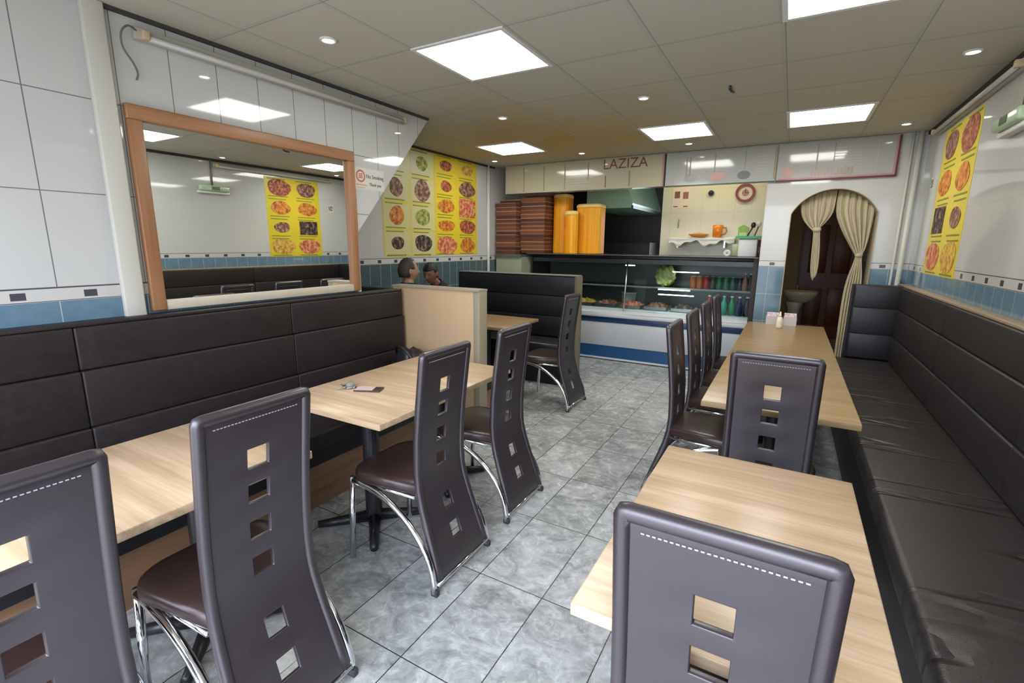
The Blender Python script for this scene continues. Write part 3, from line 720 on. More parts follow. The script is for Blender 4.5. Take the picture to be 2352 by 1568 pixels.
# goods inside the fridge
def cyl(name, x, y, z, r, h, m, label, grp, neck=False):
    k = thing(name, label, 'bottle' if neck else 'can', (x, y, z), 0, grp)
    if neck:
        obj('bottle_body', lathe([(0, 0), (r, 0), (r, h*.58), (r*.42, h*.78), (r*.36, h*.93), (0, h*.93)], 12), m, k, smooth=True)
        obj('cap', lathe([(0, h*.931), (r*.42, h*.931), (r*.42, h), (0, h)], 10), mat('white cap', (.6, .6, .6), .4), k)
    else:
        obj('can_body', lathe([(0, 0), (r*.85, 0), (r, h*.06), (r, h*.9), (r*.8, h*.97), (0, h*.97)], 14), m, k, smooth=True)
        obj('can_lid', lathe([(0, h*.971), (r*.78, h*.971), (r*.78, h), (0, h)], 12), steel, k)
    return k
cans = [('orange', (.50, .15, .02)), ('orange', (.50, .17, .02)), ('red', (.42, .025, .015)), ('dark olive', (.05, .055, .03)), ('green', (.02, .17, .06)), ('green', (.02, .20, .09)), ('teal', (.02, .10, .10)), ('black', (.015, .015, .02))]
for i, (nm, c) in enumerate(cans):
    cyl('drink_can', -1.06+.078*i, 6.555, 1.0185, .036, .160, mat(nm+' can paint', c, .3), nm+' drink can on the upper fridge shelf, '+['leftmost of the can row', 'second in the can row', 'next to the two orange cans', 'right of the red can', 'right of the olive can', 'next to the teal can', 'right of the green cans', 'at the right end of the can row'][i], 'drink cans on the upper fridge shelf')
for i, (nm, c) in enumerate([('pink', (.36, .16, .13)), ('dark', (.03, .03, .035))]):
    cyl('drink_bottle', -.455+.060*i, 6.53, 1.0185, .029, .215, mat(nm+' bottle plastic', c, .25), nm+' tall bottle at the right end of the upper fridge shelf', 'bottles in the fridge', True)
for i, (nm, c, tx) in enumerate([('red', (.38, .03, .05), 'with the red label, leftmost on the lower deck'), ('pale blue', (.42, .58, .62), 'beside the red one on the lower deck'), ('teal', (.03, .28, .22), 'between the pale blue and dark green ones on the lower deck'), ('green', (.02, .20, .09), 'left of the navy bottles on the lower deck'), ('navy', (.02, .025, .09), 'right of the green one on the lower deck'), ('dark navy', (.012, .014, .03), 'at the right end of the lower deck')]):
    cyl('drink_bottle', -.83+.086*i, 6.42+.02*(i % 2), .7205, .040, .235, mat(nm+' drink', c, .25), nm+' drink bottle '+tx, 'bottles in the fridge', True)
bm = bmesh.new(); bmesh.ops.create_icosphere(bm, subdivisions=4, radius=1)
for v in bm.verts:
    p = v.co; n = 1+.16*math.sin(9*p.x+4*p.z)*math.sin(8*p.y+3)+.08*math.sin(17*p.z+11*p.x); v.co = Vector((p.x*.125*n, p.y*.11*n, p.z*.135*n))
k = obj('lettuce', bm, food_mat('lettuce leaf', (.36, .42, .11), (.50, .54, .26), (.24, .31, .05), 6), smooth=True); k.location = (-1.42, 6.58, 1.165)
tag(k, 'pale green head of lettuce on the fridge shelf', 'lettuce')
trays = [(-2.50, .16, (.56, .40, .03), 'yellow food heaped in a steel tray at the left end of the display fridge', F[6]), (-2.16, .15, 0, 'brown meat in a steel tray beside the yellow food in the fridge', F[2]), (-1.82, .15, 0, 'pinkish meat in a steel tray under the fridge divider post', F[3]), (-1.48, .15, 0, 'grey brown food in a steel tray right of the fridge divider post', F[2]), (-1.14, .14, 0, 'dark food in the rightmost steel tray of the fridge', F[5])]
for x, hwid, c, lb, fm in trays:
    k = thing('food_tray', lb, 'food tray', (x, 6.50, .7205), 0, 'steel food trays in the fridge')
    obj('tray', boxes((-hwid, hwid, -.15, .15, 0, .006), (-hwid, hwid, -.15, -.145, 0, .045), (-hwid, hwid, .145, .15, 0, .045), (-hwid, -hwid+.005, -.15, .15, 0, .045), (hwid-.005, hwid, -.15, .15, 0, .045)), steel, k)
    bm = bmesh.new(); bmesh.ops.create_grid(bm, x_segments=14, y_segments=12, size=1)
    for v in bm.verts:
        e = max(0, 1-max(abs(v.co.x), abs(v.co.y))**4); v.co = Vector((v.co.x*(hwid-.008), v.co.y*.14, .02+e*(.05+.03*math.sin(9*v.co.x+2*x)*math.cos(8*v.co.y+x))))
    obj('food', bm, fm, k, smooth=True)
k = thing('food_tub', 'grey plastic tub on the fridge deck behind the divider post', 'tub', (-1.95, 6.76, .7205))
obj('tub', lathe([(0, 0), (.09, 0), (.10, .17), (.095, .17), (.086, .01), (0, .01)], 18), mat('grey tub plastic', (.30, .30, .27), .4), k, smooth=True)
obj('tub_lid', lathe([(0, .171), (.105, .171), (.105, .185), (0, .185)], 18), mat('pale tub lid', (.40, .40, .36), .4), k)
# counter left of the fridge
k = thing('service_counter', 'pale green fronted counter unit at the left end of the display fridge', 'counter', (-3.52, 6.35, 0))
obj('body', box(-.20, .22, -.33, .38, 0, 1.38), mat('pale green panel', (.36, .40, .27), .3), k)
obj('worktop', box(-.20, .22, -.36, .38, 1.381, 1.42), mat('dark worktop', (.10, .105, .10), .2), k)

# pizza boxes: two stacks standing side by side on the counter and fridge top
bx_side = mat('brown box card', (.20, .085, .05), .6); bx_top = mat('pale box card', (.46, .31, .20), .6)
for s, (x, nb, nm, z0, wd) in enumerate(((-3.558, 14, 'left', 1.4205, .163), (-3.195, 15, 'right', 1.4355, .187))):
    for i in range(nb):
        h = .0535; z = z0+i*(h+.0006); jx, jy = rnd.uniform(-.006, .006), rnd.uniform(-.01, .01)
        if i == nb-1: jx, jy = .0, .13
        pos = 'topmost' if i == nb-1 else 'bottom' if i == 0 else ['second', 'third', 'fourth', 'fifth', 'sixth', 'seventh', 'eighth', 'ninth', 'tenth', 'eleventh', 'twelfth', 'thirteenth', 'fourteenth'][i-1]+' from the bottom'
        k = thing('pizza_box', 'flat brown pizza box, '+pos+' of the '+nm+' stack on the counter', 'pizza box', (x+jx, (6.21 if s == 0 else 6.33)+jy, z), 0, 'pizza boxes stacked on the counter')
        W2 = wd
        c = [(.13, .045, .028), (.17, .055, .03), (.22, .075, .025), (.09, .032, .022)][(i*7+s*3) % 4]
        obj('tray', box(-W2, W2, -.2, .2, 0, h*.84), mat('brown card %d' % ((i*7+s*3) % 4), c, .6), k)
        obj('lid', box(-W2-.003, W2+.003, -.203, .203, h*.84, h), bx_top if (i*5+s) % 3 else mat('mid brown lid', (.30, .17, .11), .6), k)
# three tall stacks of orange food containers
oraM = mat('orange foam', (.72, .33, .02), .45); t_ = NT(oraM); v_ = t_.coord()
t_.base(t_.ramp(t_.noise(v_, 1, 3, .6, (34, 34, .5)), [(.38, (.88, .27, .004)), (.5, (.93, .38, .006)), (.62, (.95, .50, .02))]))
rimM = mat('pale orange rim', (.88, .62, .20), .45)
def ostack(x, y, rx, ry, h, label):
    k = thing('container_stack', label, 'food containers', (x, y, 1.4355), 0, 'stacks of orange containers')
    def rr(s, z, n=20):
        P = []; c = min(.085, rx*.85)
        for q, (sx_, sy_) in enumerate(((1, 1), (-1, 1), (-1, -1), (1, -1))):
            for a in range(n//2):
                an = q*PI/2+a*PI/2/(n//2-1)
                P.append((sx_*(rx-c)*1+c*math.cos(an), sy_*(ry-c)+c*math.sin(an)))
        return [(px*s, py*s, z) for px, py in P]
    bm = bmesh.new(); lay = [(.94, 0)]
    nn = int(h/.022)
    for i in range(nn): lay += [(1.0, h*(i+.25)/nn), (1.0, h*(i+.7)/nn), (.993, h*(i+.98)/nn)]
    R = [[bm.verts.new(p) for p in rr(s, z)] for s, z in lay]
    for a, b in zip(R, R[1:]):
        for i in range(len(a)): bm.faces.new((a[i], a[(i+1) % len(a)], b[(i+1) % len(a)], b[i]))
    bm.faces.new(R[0][::-1]); bm.faces.new(R[-1])
    obj('stacked_trays', bm, oraM, k, smooth=True)
    bm = bmesh.new(); R = [[bm.verts.new(p) for p in rr(s, h+z)] for s, z in ((.99, .001), (1.02, .006), (1.03, .022), (1.0, .040), (.90, .054), (.6, .058))]
    for a, b in zip(R, R[1:]):
        for i in range(len(a)): bm.faces.new((a[i], a[(i+1) % len(a)], b[(i+1) % len(a)], b[i]))
    bm.faces.new(R[0][::-1]); bm.faces.new(R[-1])
    obj('rim', bm, rimM, k, smooth=True)
ostack(-2.872, 6.46, .118, .14, .76, 'tall orange container stack next to the pizza boxes, tallest of the three')
ostack(-2.645, 6.225, .10, .075, .515, 'slim orange container stack in the middle, shortest of the three')
ostack(-2.46, 6.47, .178, .15, .615, 'wide orange container stack at the right, beside the dark kitchen hatch')

# ------------------------------------------------------------------ kitchen behind the hatch
k = thing('extractor_hood', 'greenish steel extractor hood hanging in the dark kitchen hatch', 'hood', (-2.3, 7.47, 2.06))
obj('canopy', prism([(-.30, 0), (.36, 0), (.36, .06), (.20, .54), (-.30, .54)], -.82, .95, 1), mat('green grey steel', (.36, .55, .43), .30, .55), k)
obj('lower_lip', box(.345, .372, -.82, .95, -.01, .03), mat('dark steel lip', (.10, .14, .12), .3, .7), k)
k = thing('kitchen_range', 'dark kitchen oven block standing inside the hatch', 'oven', (-2.35, 7.9, 0))
obj('body', box(-.65, .45, -.35, .38, 0, 1.60), blackM, k)
obj('oven_door', box(-.45, .05, -.375, -.352, .85, 1.52), mat('dark oven glass', (.02, .02, .022), .12), k)
obj('side_door', box(.10, .42, -.375, -.352, .60, 1.55), mat('dark steel door', (.05, .05, .052), .3, .6), k)
obj('door_handle', tb([(.13, -.40, .8), (.13, -.40, 1.4)], .010, 8), mat('dull steel', (.08, .08, .08), .4), k, smooth=True)
obj('control_strip', box(-.40, 0, -.380, -.376, 1.30, 1.33), mat('dull red strip', (.14, .03, .03), .4), k)
k = thing('kitchen_fill_light', 'unseen warm strip light added behind the shop sign to light the kitchen wall', 'ceiling light', (-1.0, 6.55, CE))  # unseen light, added to throw warm light on the kitchen wall
obj('casing', box(-.6, .6, -.05, .05, -.03, 0), white, k); obj('diffuser', box(-.58, .58, -.045, .045, -.05, -.031), kitM, k)
k = thing('wall_clock', 'round white wall clock with a dark red rim on the kitchen wall', 'clock', (-.59, 7.0, 2.225))
bm = bmesh.new()
def ring(bm, r0, r1, y0, y1, n=28):
    for i in range(n):
        a, b = 2*PI*i/n, 2*PI*(i+1)/n
        P = lambda r, an, y: bm.verts.new((r*math.cos(an), y, r*math.sin(an)))
        for q in ([P(r1, a, y0), P(r1, b, y0), P(r0, b, y0), P(r0, a, y0)], [P(r1, a, y0), P(r1, a, y1), P(r1, b, y1), P(r1, b, y0)], [P(r0, a, y0), P(r0, b, y0), P(r0, b, y1), P(r0, a, y1)]): bm.faces.new(q)
    return bm
rm = obj('rim', ring(bm, .085, .115, -.035, 0), mat('dark red rim', (.22, .04, .035), .35), k); 
b_ = lathe([(0, 0), (.088, 0), (.088, .012), (0, .012)], 28); bmesh.ops.rotate(b_, verts=b_.verts, cent=(0, 0, 0), matrix=Matrix.Rotation(PI/2, 3, 'X'))
obj('dial', b_, mat('clock dial', (.62, .55, .48), .4), k)
b_ = lathe([(0, 0), (.042, 0), (.042, .003), (0, .003)], 20); bmesh.ops.rotate(b_, verts=b_.verts, cent=(0, 0, 0), matrix=Matrix.Rotation(PI/2, 3, 'X'))
o_ = obj('dial_picture', b_, mat('dial picture', (.36, .20, .15), .4), k); o_.location = (0, -.0125, 0)
obj('hands', boxes((-.004, .004, -.018, -.0165, 0, .055), (0, .04, -.018, -.0165, -.003, .004)), blackM, k)
k = thing('security_camera', 'small black dome camera on the kitchen wall under the sign', 'camera', (-1.0, 7.0, 2.24))
b_ = lathe([(0, 0), (.036, 0), (.036, .02), (0, .02)], 18); bmesh.ops.rotate(b_, verts=b_.verts, cent=(0, 0, 0), matrix=Matrix.Rotation(PI/2, 3, 'X')); obj('mount', b_, blackM, k)
b_ = bmesh.new(); bmesh.ops.create_uvsphere(b_, u_segments=16, v_segments=10, radius=.03); bmesh.ops.translate(b_, verts=b_.verts, vec=(0, -.03, 0)); obj('dome', b_, mat('black dome', (.01, .01, .01), .1), k, smooth=True)
k = thing('wall_notice', 'white notice with dark red pictures on the left of the kitchen wall', 'notice', (-1.375, 7.0, 2.06))
obj('sheet', box(-.11, .11, -.003, 0, 0, .27), mat('notice paper', (.72, .64, .52), .5), k)
obj('picture', box(-.09, -.02, -.004, -.003, .13, .22), mat('notice picture', (.20, .07, .06), .5), k); obj('picture', box(.02, .09, -.004, -.003, .12, .21), mat('notice picture b', (.30, .11, .09), .5), k)
obj('text_rule', boxes((-.10, -.04, -.004, -.003, .015, .028), (.03, .09, -.004, -.003, .015, .028)), mat('notice ink', (.16, .07, .05), .5), k)
k = thing('wall_hook', 'small grey hook on the kitchen wall below the notice', 'hook', (-1.385, 7.0, 1.85)); obj('hook', tb([(0, -.004, .06), (0, -.03, .04), (0, -.035, 0), (0, -.02, -.03), (0, -.04, -.05)], .008, 8), mat('grey hook metal', (.30, .32, .26), .4), k, smooth=True)
# cloth covered shelf with the orange crockery
k = thing('wall_shelf', 'white shelf draped with crumpled white paper on the kitchen wall', 'shelf', (-1.05, 6.85, 1.655))
obj('board', box(-.40, .40, -.10, .15, -.02, 0), white, k)
bm = bmesh.new(); bmesh.ops.create_grid(bm, x_segments=40, y_segments=16, size=1)
for v in bm.verts:
    u, q = v.co.x, v.co.y; y = q*.14; z = .006+.004*math.sin(11*u+3*q)
    if q < -.55: z -= (-.55-q)*(.12+.05*math.sin(7*u)+.03*math.sin(17*u))*1.3; y = -.55*.14-(-.55-q)*.06
    v.co = Vector((u*.41, y-.0, z))
o_ = obj('paper_cover', bm, mat('white paper', (.74, .72, .64), .7), k, smooth=True); so = o_.modifiers.new('solid', 'SOLIDIFY'); so.thickness = .003
obj('bracket', boxes((-.30, -.28, -.05, .15, -.12, -.02), (.28, .30, -.05, .15, -.12, -.02)), steel, k)
k = thing('serving_dish', 'shallow orange dish lying on the kitchen shelf', 'dish', (-1.09, 6.84, 1.672)); obj('dish', lathe([(0, 0), (.08, 0), (.13, .035), (.125, .04), (.075, .008), (0, .008)], 20), mat('orange glaze', (.72, .30, .04), .3), k, smooth=True); obj('dish_food', lathe([(0, .009), (.10, .03), (.06, .05), (0, .055)], 16), mat('yellow food', (.66, .38, .10), .6), k, smooth=True)
k = thing('orange_mug', 'bright orange mug standing beside the orange dish on the shelf', 'mug', (-.86, 6.84, 1.672)); obj('mug_body', lathe([(0, 0), (.055, 0), (.065, .15), (.058, .15), (.050, .01), (0, .01)], 18), mat('bright orange glaze', (.75, .22, .01), .3), k, smooth=True)
obj('mug_handle', tb([(.06, 0, .12), (.10, 0, .115), (.11, 0, .075), (.095, 0, .04), (.057, 0, .03)], .009, 8), mat('dark orange handle', (.42, .16, .03), .3), k, smooth=True)
# white tub, green tray and utensils on the fridge top
k = thing('white_bin', 'white square plastic tub on the right end of the fridge top', 'tub', (-.455, 6.42, 1.4355)); obj('tub_body', box(-.10, .10, -.09, .09, 0, .21), mat('white plastic', (.72, .72, .70), .35), k, bevel=.012)
k = thing('green_tray', 'flat bright green tray lying across the white tub', 'tray', (-.455, 6.42, 1.646)); obj('tray', boxes((-.13, .13, -.11, .11, 0, .012), (-.135, .135, -.115, -.107, 0, .03), (-.135, .135, .107, .115, 0, .03), (-.135, -.127, -.11, .11, 0, .03), (.127, .135, -.11, .11, 0, .03)), mat('bright green plastic', (.04, .36, .13), .35), k)
k = thing('green_box', 'lime green carton standing on the green tray', 'carton', (-.525, 6.45, 1.6585)); obj('carton', prism([(-.055, 0), (.055, 0), (.055, .12), (0, .15), (-.055, .12)], -.035, .035, 1), mat('lime card', (.26, .40, .03), .4), k); obj('label', box(-.04, .04, -.0365, -.0355, .02, .06), mat('pale lime label', (.5, .6, .2), .4), k)
k = thing('black_ladle', 'black ladle leaning up from the green tray', 'ladle', (-.455, 6.40, 1.6585)); obj('handle', tb([(-.02, 0, .012), (.03, 0, .12)], .008, 8), blackM, k, smooth=True); obj('bowl', lathe([(0, 0), (.02, .005), (.028, .03), (.02, .06), (0, .068)], 14, (.035, 0, .11)), blackM, k, smooth=True)
k = thing('serving_spoon', 'cream serving spoon with its round end up on the green tray', 'spoon', (-.385, 6.41, 1.6585)); obj('handle', tb([(-.015, 0, .012), (.02, 0, .13)], .007, 8), mat('dark handle', (.08, .07, .05), .4), k, smooth=True); obj('bowl', lathe([(0, 0), (.02, .008), (.03, .035), (.02, .06), (0, .066)], 14, (.022, 0, .12)), mat('cream spoon', (.70, .68, .56), .4), k, smooth=True)
k = thing('paper_roll', 'small white paper roll lying left of the white tub', 'paper roll', (-.67, 6.38, 1.4355)); b_ = lathe([(.012, -.05), (.04, -.05), (.04, .05), (.012, .05), (.012, -.05)], 18); bmesh.ops.rotate(b_, verts=b_.verts, cent=(0, 0, 0), matrix=Matrix.Rotation(PI/2, 3, 'X')); bmesh.ops.translate(b_, verts=b_.verts, vec=(0, 0, .04)); obj('roll', b_, white, k, smooth=True); obj('core', tb([(0, -.049, .04), (0, .049, .04)], .012, 10), mat('card core', (.35, .25, .16), .6), k)
k = thing('green_packet', 'pale green packet standing left of the white tub', 'packet', (-.60, 6.52, 1.4355)); obj('packet', box(-.035, .035, -.03, .03, 0, .13), mat('pale green wrap', (.45, .52, .30), .4), k, bevel=.006); obj('seal', box(-.035, .035, -.004, .004, .131, .148), mat('white seal', (.65, .66, .58), .4), k)
k = thing('red_carton', 'dark red carton between the white tub and the wall edge', 'carton', (-.335, 6.50, 1.4355)); obj('carton', box(-.018, .018, -.05, .05, 0, .20), mat('dark red card', (.18, .05, .04), .5), k); obj('label', box(-.012, .012, -.052, -.0505, .05, .12), mat('pink label', (.45, .22, .20), .5), k)

# ------------------------------------------------------------------ arch, curtains, hall, basin
curt = mat('cream curtain cloth', (.50, .44, .29), .8)
R_ = (.375**2+.24**2)/.48; zc_ = 1.9+.24-R_
def archz(x): return zc_+math.sqrt(max(.0001, R_*R_-(x-.325)**2))-.01
def curtain(label, x0, x1, rows, ph, npl):
    t = thing('curtain', label, 'curtain', (.325, YB+.12, 0))
    bm = bmesh.new(); n = npl*8; grid = []
    for k, (cx, hw_, z, amp) in enumerate(rows):
        r = []
        for i in range(n+1):
            u = -1+2*i/n; x = cx+u*hw_
            zz = archz(x) if z is None else z+.02*math.sin(u*2+ph)
            y = amp*math.sin(u*npl*PI+ph)+amp*.4*math.sin(u*npl*2.7*PI+1)
            r.append(bm.verts.new((x-.325, y, zz)))
        grid.append(r)
    for a, b in zip(grid, grid[1:]):
        for i in range(n): bm.faces.new((a[i], a[i+1], b[i+1], b[i]))
    o = obj('drape', bm, curt, t, subs=1); s = o.modifiers.new('solid', 'SOLIDIFY'); s.thickness = .004
    return t
a = curtain('cream curtain knotted short at the left of the arch', 0, 0, [(.19, .155, None, .012), (.19, .15, 1.93, .016), (.195, .125, 1.86, .02), (.20, .075, 1.79, .02), (.205, .03, 1.745, .016), (.208, .026, 1.73, .014), (.212, .028, 1.68, .014), (.222, .034, 1.55, .014), (.226, .036, 1.42, .014), (.232, .032, 1.30, .012), (.238, .012, 1.22, .006)], .4, 5)
b_ = bmesh.new(); bmesh.ops.create_icosphere(b_, subdivisions=3, radius=.036)
for v in b_.verts: v.co = Vector((v.co.x*1.2*(1+.15*math.sin(30*v.co.z)), v.co.y, v.co.z*.8))
o_ = obj('knot', b_, curt, a, smooth=True); o_.location = (.205-.325, -.005, 1.735)
a = curtain('cream curtain gathered at the right side of the arch, hanging longer', 0, 0, [(.52, .165, None, .012), (.515, .17, 1.93, .016), (.535, .145, 1.82, .02), (.565, .105, 1.68, .022), (.595, .06, 1.55, .018), (.605, .028, 1.49, .014), (.603, .026, 1.47, .012), (.60, .034, 1.40, .014), (.595, .060, 1.28, .018), (.592, .075, 1.15, .018), (.588, .075, .95, .018), (.585, .07, .7, .016), (.58, .06, .35, .014), (.58, .055, .08, .012)], .9, 6)
obj('tie_band', lathe([(.030, -.02), (.036, 0), (.030, .02)], 14, (.604-.325, 0, 1.478)), curt, a, smooth=True)
k = thing('hall_door', 'dark red wooden panel door at the end of the hall behind the arch', 'door', (.57, 9.9, 0))
obj('leaf', box(-.40, .40, -.045, -.005, .01, 2.05), woodD, k)
obj('door_frame', boxes((-.43, -.40, -.06, 0, 0, 2.12), (.40, .43, -.06, 0, 0, 2.12), (-.40, .40, -.06, 0, 2.05, 2.12)), mat('very dark wood', (.05, .022, .012), .4), k)
for z0, z1 in ((1.12, 1.92), (.22, .86)):
    for x0, x1 in ((-.30, -.04), (.04, .30)): obj('raised_panel', box(x0, x1, -.058, -.045, z0, z1), woodD, k, bevel=.012)
obj('door_handle', tb([(.33, -.045, 1.0), (.33, -.09, 1.0), (.25, -.095, 1.0)], .010, 8), steel, k, smooth=True)
k = thing('wash_basin', 'cream pedestal wash basin in the hall seen through the arch', 'basin', (.19, 8.75, 0))
cer = mat('cream ceramic', (.62, .58, .44), .15)
obj('bowl', lathe([(0, .70), (.08, .70), (.16, .74), (.225, .82), (.24, .875), (.225, .885), (.20, .84), (.10, .79), (0, .785)], 28, sx=1, sy=.85), cer, k, smooth=True)
obj('pedestal', lathe([(.115, 0), (.10, .05), (.075, .25), (.085, .60), (.12, .705)], 20, (-.07, 0, 0)), mat('white ceramic', (.60, .57, .53), .2), k, smooth=True)
obj('tap', tb([(-.05, .14, .885), (-.05, .14, .96), (-.05, .07, .97), (-.05, .05, .94)], .010, 8), chrome, k, smooth=True)
k = thing('hall_fill_light', 'unseen warm lamp added on the hall ceiling to brighten the hall', 'ceiling light', (.35, 7.3, CE)); obj('base', lathe([(0, 0), (.10, 0), (.10, -.02), (0, -.02)], 20), white, k); obj('globe', lathe([(0, -.08), (.06, -.07), (.085, -.045), (.09, -.021), (0, -.021)], 20), hallM, k, smooth=True)  # added lamp, hidden above the arch, to brighten the hall

# ------------------------------------------------------------------ people
skinM = mat('brown skin', (.24, .115, .07), .5); skinP = mat('light brown skin', (.36, .20, .13), .5)
hairM = mat('black hair', (.012, .010, .010), .55); hairB = mat('brown hair', (.035, .024, .018), .6); jackM = mat('black jacket cloth', (.012, .012, .014), .8)
trouM = mat('dark blue trousers', (.02, .024, .04), .8); shoeM = mat('black shoe leather', (.012, .012, .012), .4)
def skin_mesh(nodes, edges, sub=1, root=0):
    me = bpy.data.meshes.new('t'); me.from_pydata([n[0] for n in nodes], edges, []); me.update()
    o = bpy.data.objects.new('t', me); COL.objects.link(o)
    md = o.modifiers.new('s', 'SKIN'); md.use_smooth_shade = True
    for i, (p, r) in enumerate(nodes):
        r = r if isinstance(r, tuple) else (r, r)
        me.skin_vertices[0].data[i].radius = r; me.skin_vertices[0].data[i].use_root = (i == root)
    if sub: q = o.modifiers.new('b', 'SUBSURF'); q.levels = q.render_levels = sub
    dg = bpy.context.evaluated_depsgraph_get(); out = bpy.data.meshes.new_from_object(o.evaluated_get(dg))
    bpy.data.objects.remove(o); bm = bmesh.new(); bm.from_mesh(out); return bm
def head_bm(bm, c, yawh, tilt):
    b = bmesh.new(); bmesh.ops.create_uvsphere(b, u_segments=32, v_segments=24, radius=1)
    for v in b.verts:                                  # face looks towards -y in head space
        x, y, z = v.co
        X, Y, Z = x*.074, y*.094, z*.112
        if z < 0: X *= 1-.30*(-z)**1.5; Y = Y*(1-.10*(-z)) - .012*(-z)
        if z < -.2 and y > 0: Y *= 1-.35*(-z)
        def g(cx, cz, w, h): return math.exp(-((X-cx)/w)**2-((Z-cz)/h)**2) if y < 0 else 0
        Y -= .026*g(0, -.022, .011, .020)+.012*g(0, .0, .008, .03)     # nose
        Y += .010*(g(-.030, .006, .014, .010)+g(.030, .006, .014, .010))   # eye sockets
        Y -= .005*(g(-.03, .024, .02, .007)+g(.03, .024, .02, .007))   # brows
        Y -= .006*(g(0, -.056, .022, .007)+g(0, -.068, .018, .006))-.004*g(0, -.0615, .022, .003)   # lips
        Y -= .008*g(0, -.095, .02, .016)
        v.co = (X, Y, Z)
    for s in (-1, 1):
        e = bmesh.ops.create_uvsphere(b, u_segments=10, v_segments=8, radius=1)['verts']
        for v in e: v.co = Vector((s*(.074+v.co.x*.010+.006*v.co.y), .012+v.co.y*.020, -.012+v.co.z*.032))
    Mx = Matrix.Translation(c) @ Matrix.Rotation(yawh, 4, 'Z') @ Matrix.Rotation(tilt, 4, 'X')
    for v in b.verts: v.co = Mx @ v.co
    me = bpy.data.meshes.new('h'); b.to_mesh(me); b.free(); bm.from_mesh(me); return Mx
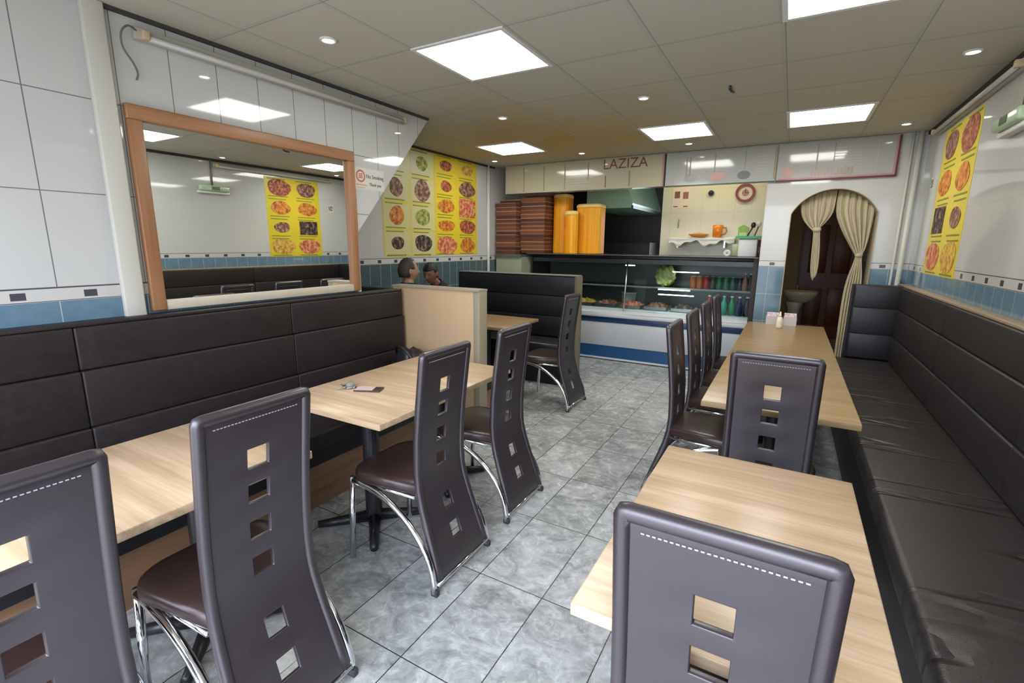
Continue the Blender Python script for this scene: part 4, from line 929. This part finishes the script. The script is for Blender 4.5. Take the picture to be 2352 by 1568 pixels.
def person(label, loc, rz, head, hyaw, htilt, lean, skin, hair, hands, hairline):
    """seated figure facing local -y; hips at the origin height .55"""
    t = thing('person', label, 'person', loc, rz)
    hip = Vector((0, .0, .565)); sh = Vector((0, -lean, 1.02 if lean > .3 else 1.075)); nk = sh.lerp(Vector(head), .45)
    bm = bmesh.new()
    def chain(nodes):                      # one limb; limbs overlap inside the trunk and the remesh below makes them one skin
        b = skin_mesh([(tuple(p), r) for p, r in nodes], [(q, q+1) for q in range(len(nodes)-1)], 1)
        me = bpy.data.meshes.new('x'); b.to_mesh(me); b.free(); bm.from_mesh(me); bpy.data.meshes.remove(me)
    chain([(hip-Vector((0, 0, .03)), (.15, .11)), (hip.lerp(sh, .35), (.135, .10)), (hip.lerp(sh, .75), (.155, .105)), (sh+Vector((0, 0, .02)), (.09, .075)), (nk, (.052, .052)), (Vector(head)-Vector((0, 0, .05)), (.05, .05))])
    wr = []
    for s, hd in ((-1, hands[0]), (1, hands[1])):
        hd = Vector(hd); s0 = sh+Vector((s*.155, .01, -.035))
        el = (sh+Vector((s*.22, -.02, -.25)))*.6+(hd+Vector((s*.10, .12, -.02)))*.4
        chain([(sh+Vector((s*.06, .01, -.05)), (.06, .06)), (s0, (.060, .060)), (s0.lerp(el, .5), (.050, .050)), (el, (.043, .043)), (hd+(el-hd).normalized()*.06, (.028, .028))])
        wr.append((0, el, hd, s))
    for s in (-1, 1):
        chain([(hip+Vector((s*.085, .02, -.02)), (.09, .09)), (hip+Vector((s*.10, -.22, -.03)), (.080, .080)), (hip+Vector((s*.11, -.44, -.04)), (.062, .062)), (Vector((s*.11, -.43, .30)), (.052, .052)), (Vector((s*.11, -.42, .10)), (.038, .038)), (Vector((s*.12, -.50, .045)), (.04, .03))])
    for w0, el, hd, s in wr:                                # palm, four fingers, thumb, softly curled on the table
        d0 = (hd-el); d0.z = 0; d0.normalize(); side = Vector((-d0.y, d0.x, 0))*s
        base = hd+(el-hd).normalized()*.06
        Vh = [(tuple(base), .024), (tuple(hd-d0*.02), (.030, .018)), (tuple(hd+d0*.03), (.034, .014))]; Eh = [(0, 1), (1, 2)]
        for q, L in enumerate((.062, .070, .066, .050)):
            o0 = hd+d0*.035+side*(-.028+.019*q); i0 = len(Vh)
            Vh += [(tuple(o0), .0095), (tuple(o0+d0*L*.5+Vector((0, 0, .006))), .0088), (tuple(o0+d0*L*.95-Vector((0, 0, .010))), .0075)]; Eh += [(2, i0), (i0, i0+1), (i0+1, i0+2)]
        i0 = len(Vh); o0 = hd-side*.034
        Vh += [(tuple(o0), .011), (tuple(o0+d0*.03-side*.018), .010), (tuple(o0+d0*.055-side*.016-Vector((0, 0, .006))), .0085)]; Eh += [(1, i0), (i0, i0+1), (i0+1, i0+2)]
        hb = skin_mesh(Vh, Eh, 1); me = bpy.data.meshes.new('x'); hb.to_mesh(me); hb.free(); bm.from_mesh(me)
    Mx = head_bm(bm, Vector(head), hyaw, htilt)
    o = obj('body', bm, skin, t, smooth=True); r = o.modifiers.new('remesh', 'REMESH'); r.mode = 'VOXEL'; r.voxel_size = .0055; r.use_smooth_shade = True
    # jacket and trousers follow the body surface, a little outside it
    dg = bpy.context.evaluated_depsgraph_get(); src = bpy.data.meshes.new_from_object(o.evaluated_get(dg))
    ax = (Vector(head)-sh).normalized()
    def clothes(name, keep, off, m):
        b = bmesh.new(); b.from_mesh(src); b.normal_update()
        bmesh.ops.delete(b, geom=[v for v in b.verts if not keep(v.co)], context='VERTS'); b.normal_update()
        nn = [(v, v.co+v.normal*off) for v in b.verts]
        for v, c in nn: v.co = c
        for _ in range(3): bmesh.ops.smooth_vert(b, verts=b.verts, factor=.5, use_axis_x=True, use_axis_y=True, use_axis_z=True)
        g = obj(name, b, m, t, smooth=True); q = g.modifiers.new('solid', 'SOLIDIFY'); q.thickness = .006; q.offset = 0
    leg = lambda c: c.z < .47 or (c.z < .66 and c.y < -.17)
    clothes('jacket', lambda c: (c-nk).dot(ax) < .012 and not leg(c) and c.z > .50 and all(not ((c-h[2]).length < .2 and (c-h[2]).dot((h[2]-h[1]).normalized()) > -.075) for h in wr), .017, jackM)
    clothes('trousers', lambda c: c.z > .11 and (leg(c) or c.z < .60) and c.z < .66, .011, trouM)
    for s in (-1, 1): obj('shoe', skin_mesh([((s*.11, -.40, .055), (.046, .05)), ((s*.115, -.47, .045), (.044, .040)), ((s*.12, -.56, .035), (.036, .028))], [(0, 1), (1, 2)], 1), shoeM, t, smooth=True)
    # hair cap
    b = bmesh.new(); bmesh.ops.create_uvsphere(b, u_segments=36, v_segments=28, radius=1); kill = []
    for v in b.verts:
        x, y, z = v.co
        lim = hairline if y < -.35 else (.10 if y < 0.05 else -.55)
        if z < lim-.001: kill.append(v)
        n = 1+.02*math.sin(23*x+17*z)+.018*math.sin(31*y+9*x)
        v.co = (x*.0795*n, y*.100*n+.003, z*.119*n)
    bmesh.ops.delete(b, geom=kill, context='VERTS')
    for v in b.verts: v.co = Mx @ v.co
    ho = obj('hair', b, hair, t, smooth=True); so = ho.modifiers.new('solid', 'SOLIDIFY'); so.thickness = .010; so.offset = -1
    return t
# man one sits on the partition bench with his back to us, turned to his companion
person('man with receding brown hair and dark jacket, seen from behind over the pale partition', (-3.13, 3.42, .0), PI, (.0, -.06, 1.305), -.38, 0, .05, skinP, hairB, ((-.22, -.60, .772), (.05, -.60, .772)), .75)
person('man with short black hair looking down, facing the room behind the partition', (-3.47, 4.82, .0), .0, (.0, -.60, 1.235), .15, .35, .42, skinM, hairM, ((-.13, -.40, .655), (.13, -.43, .655)), .38)
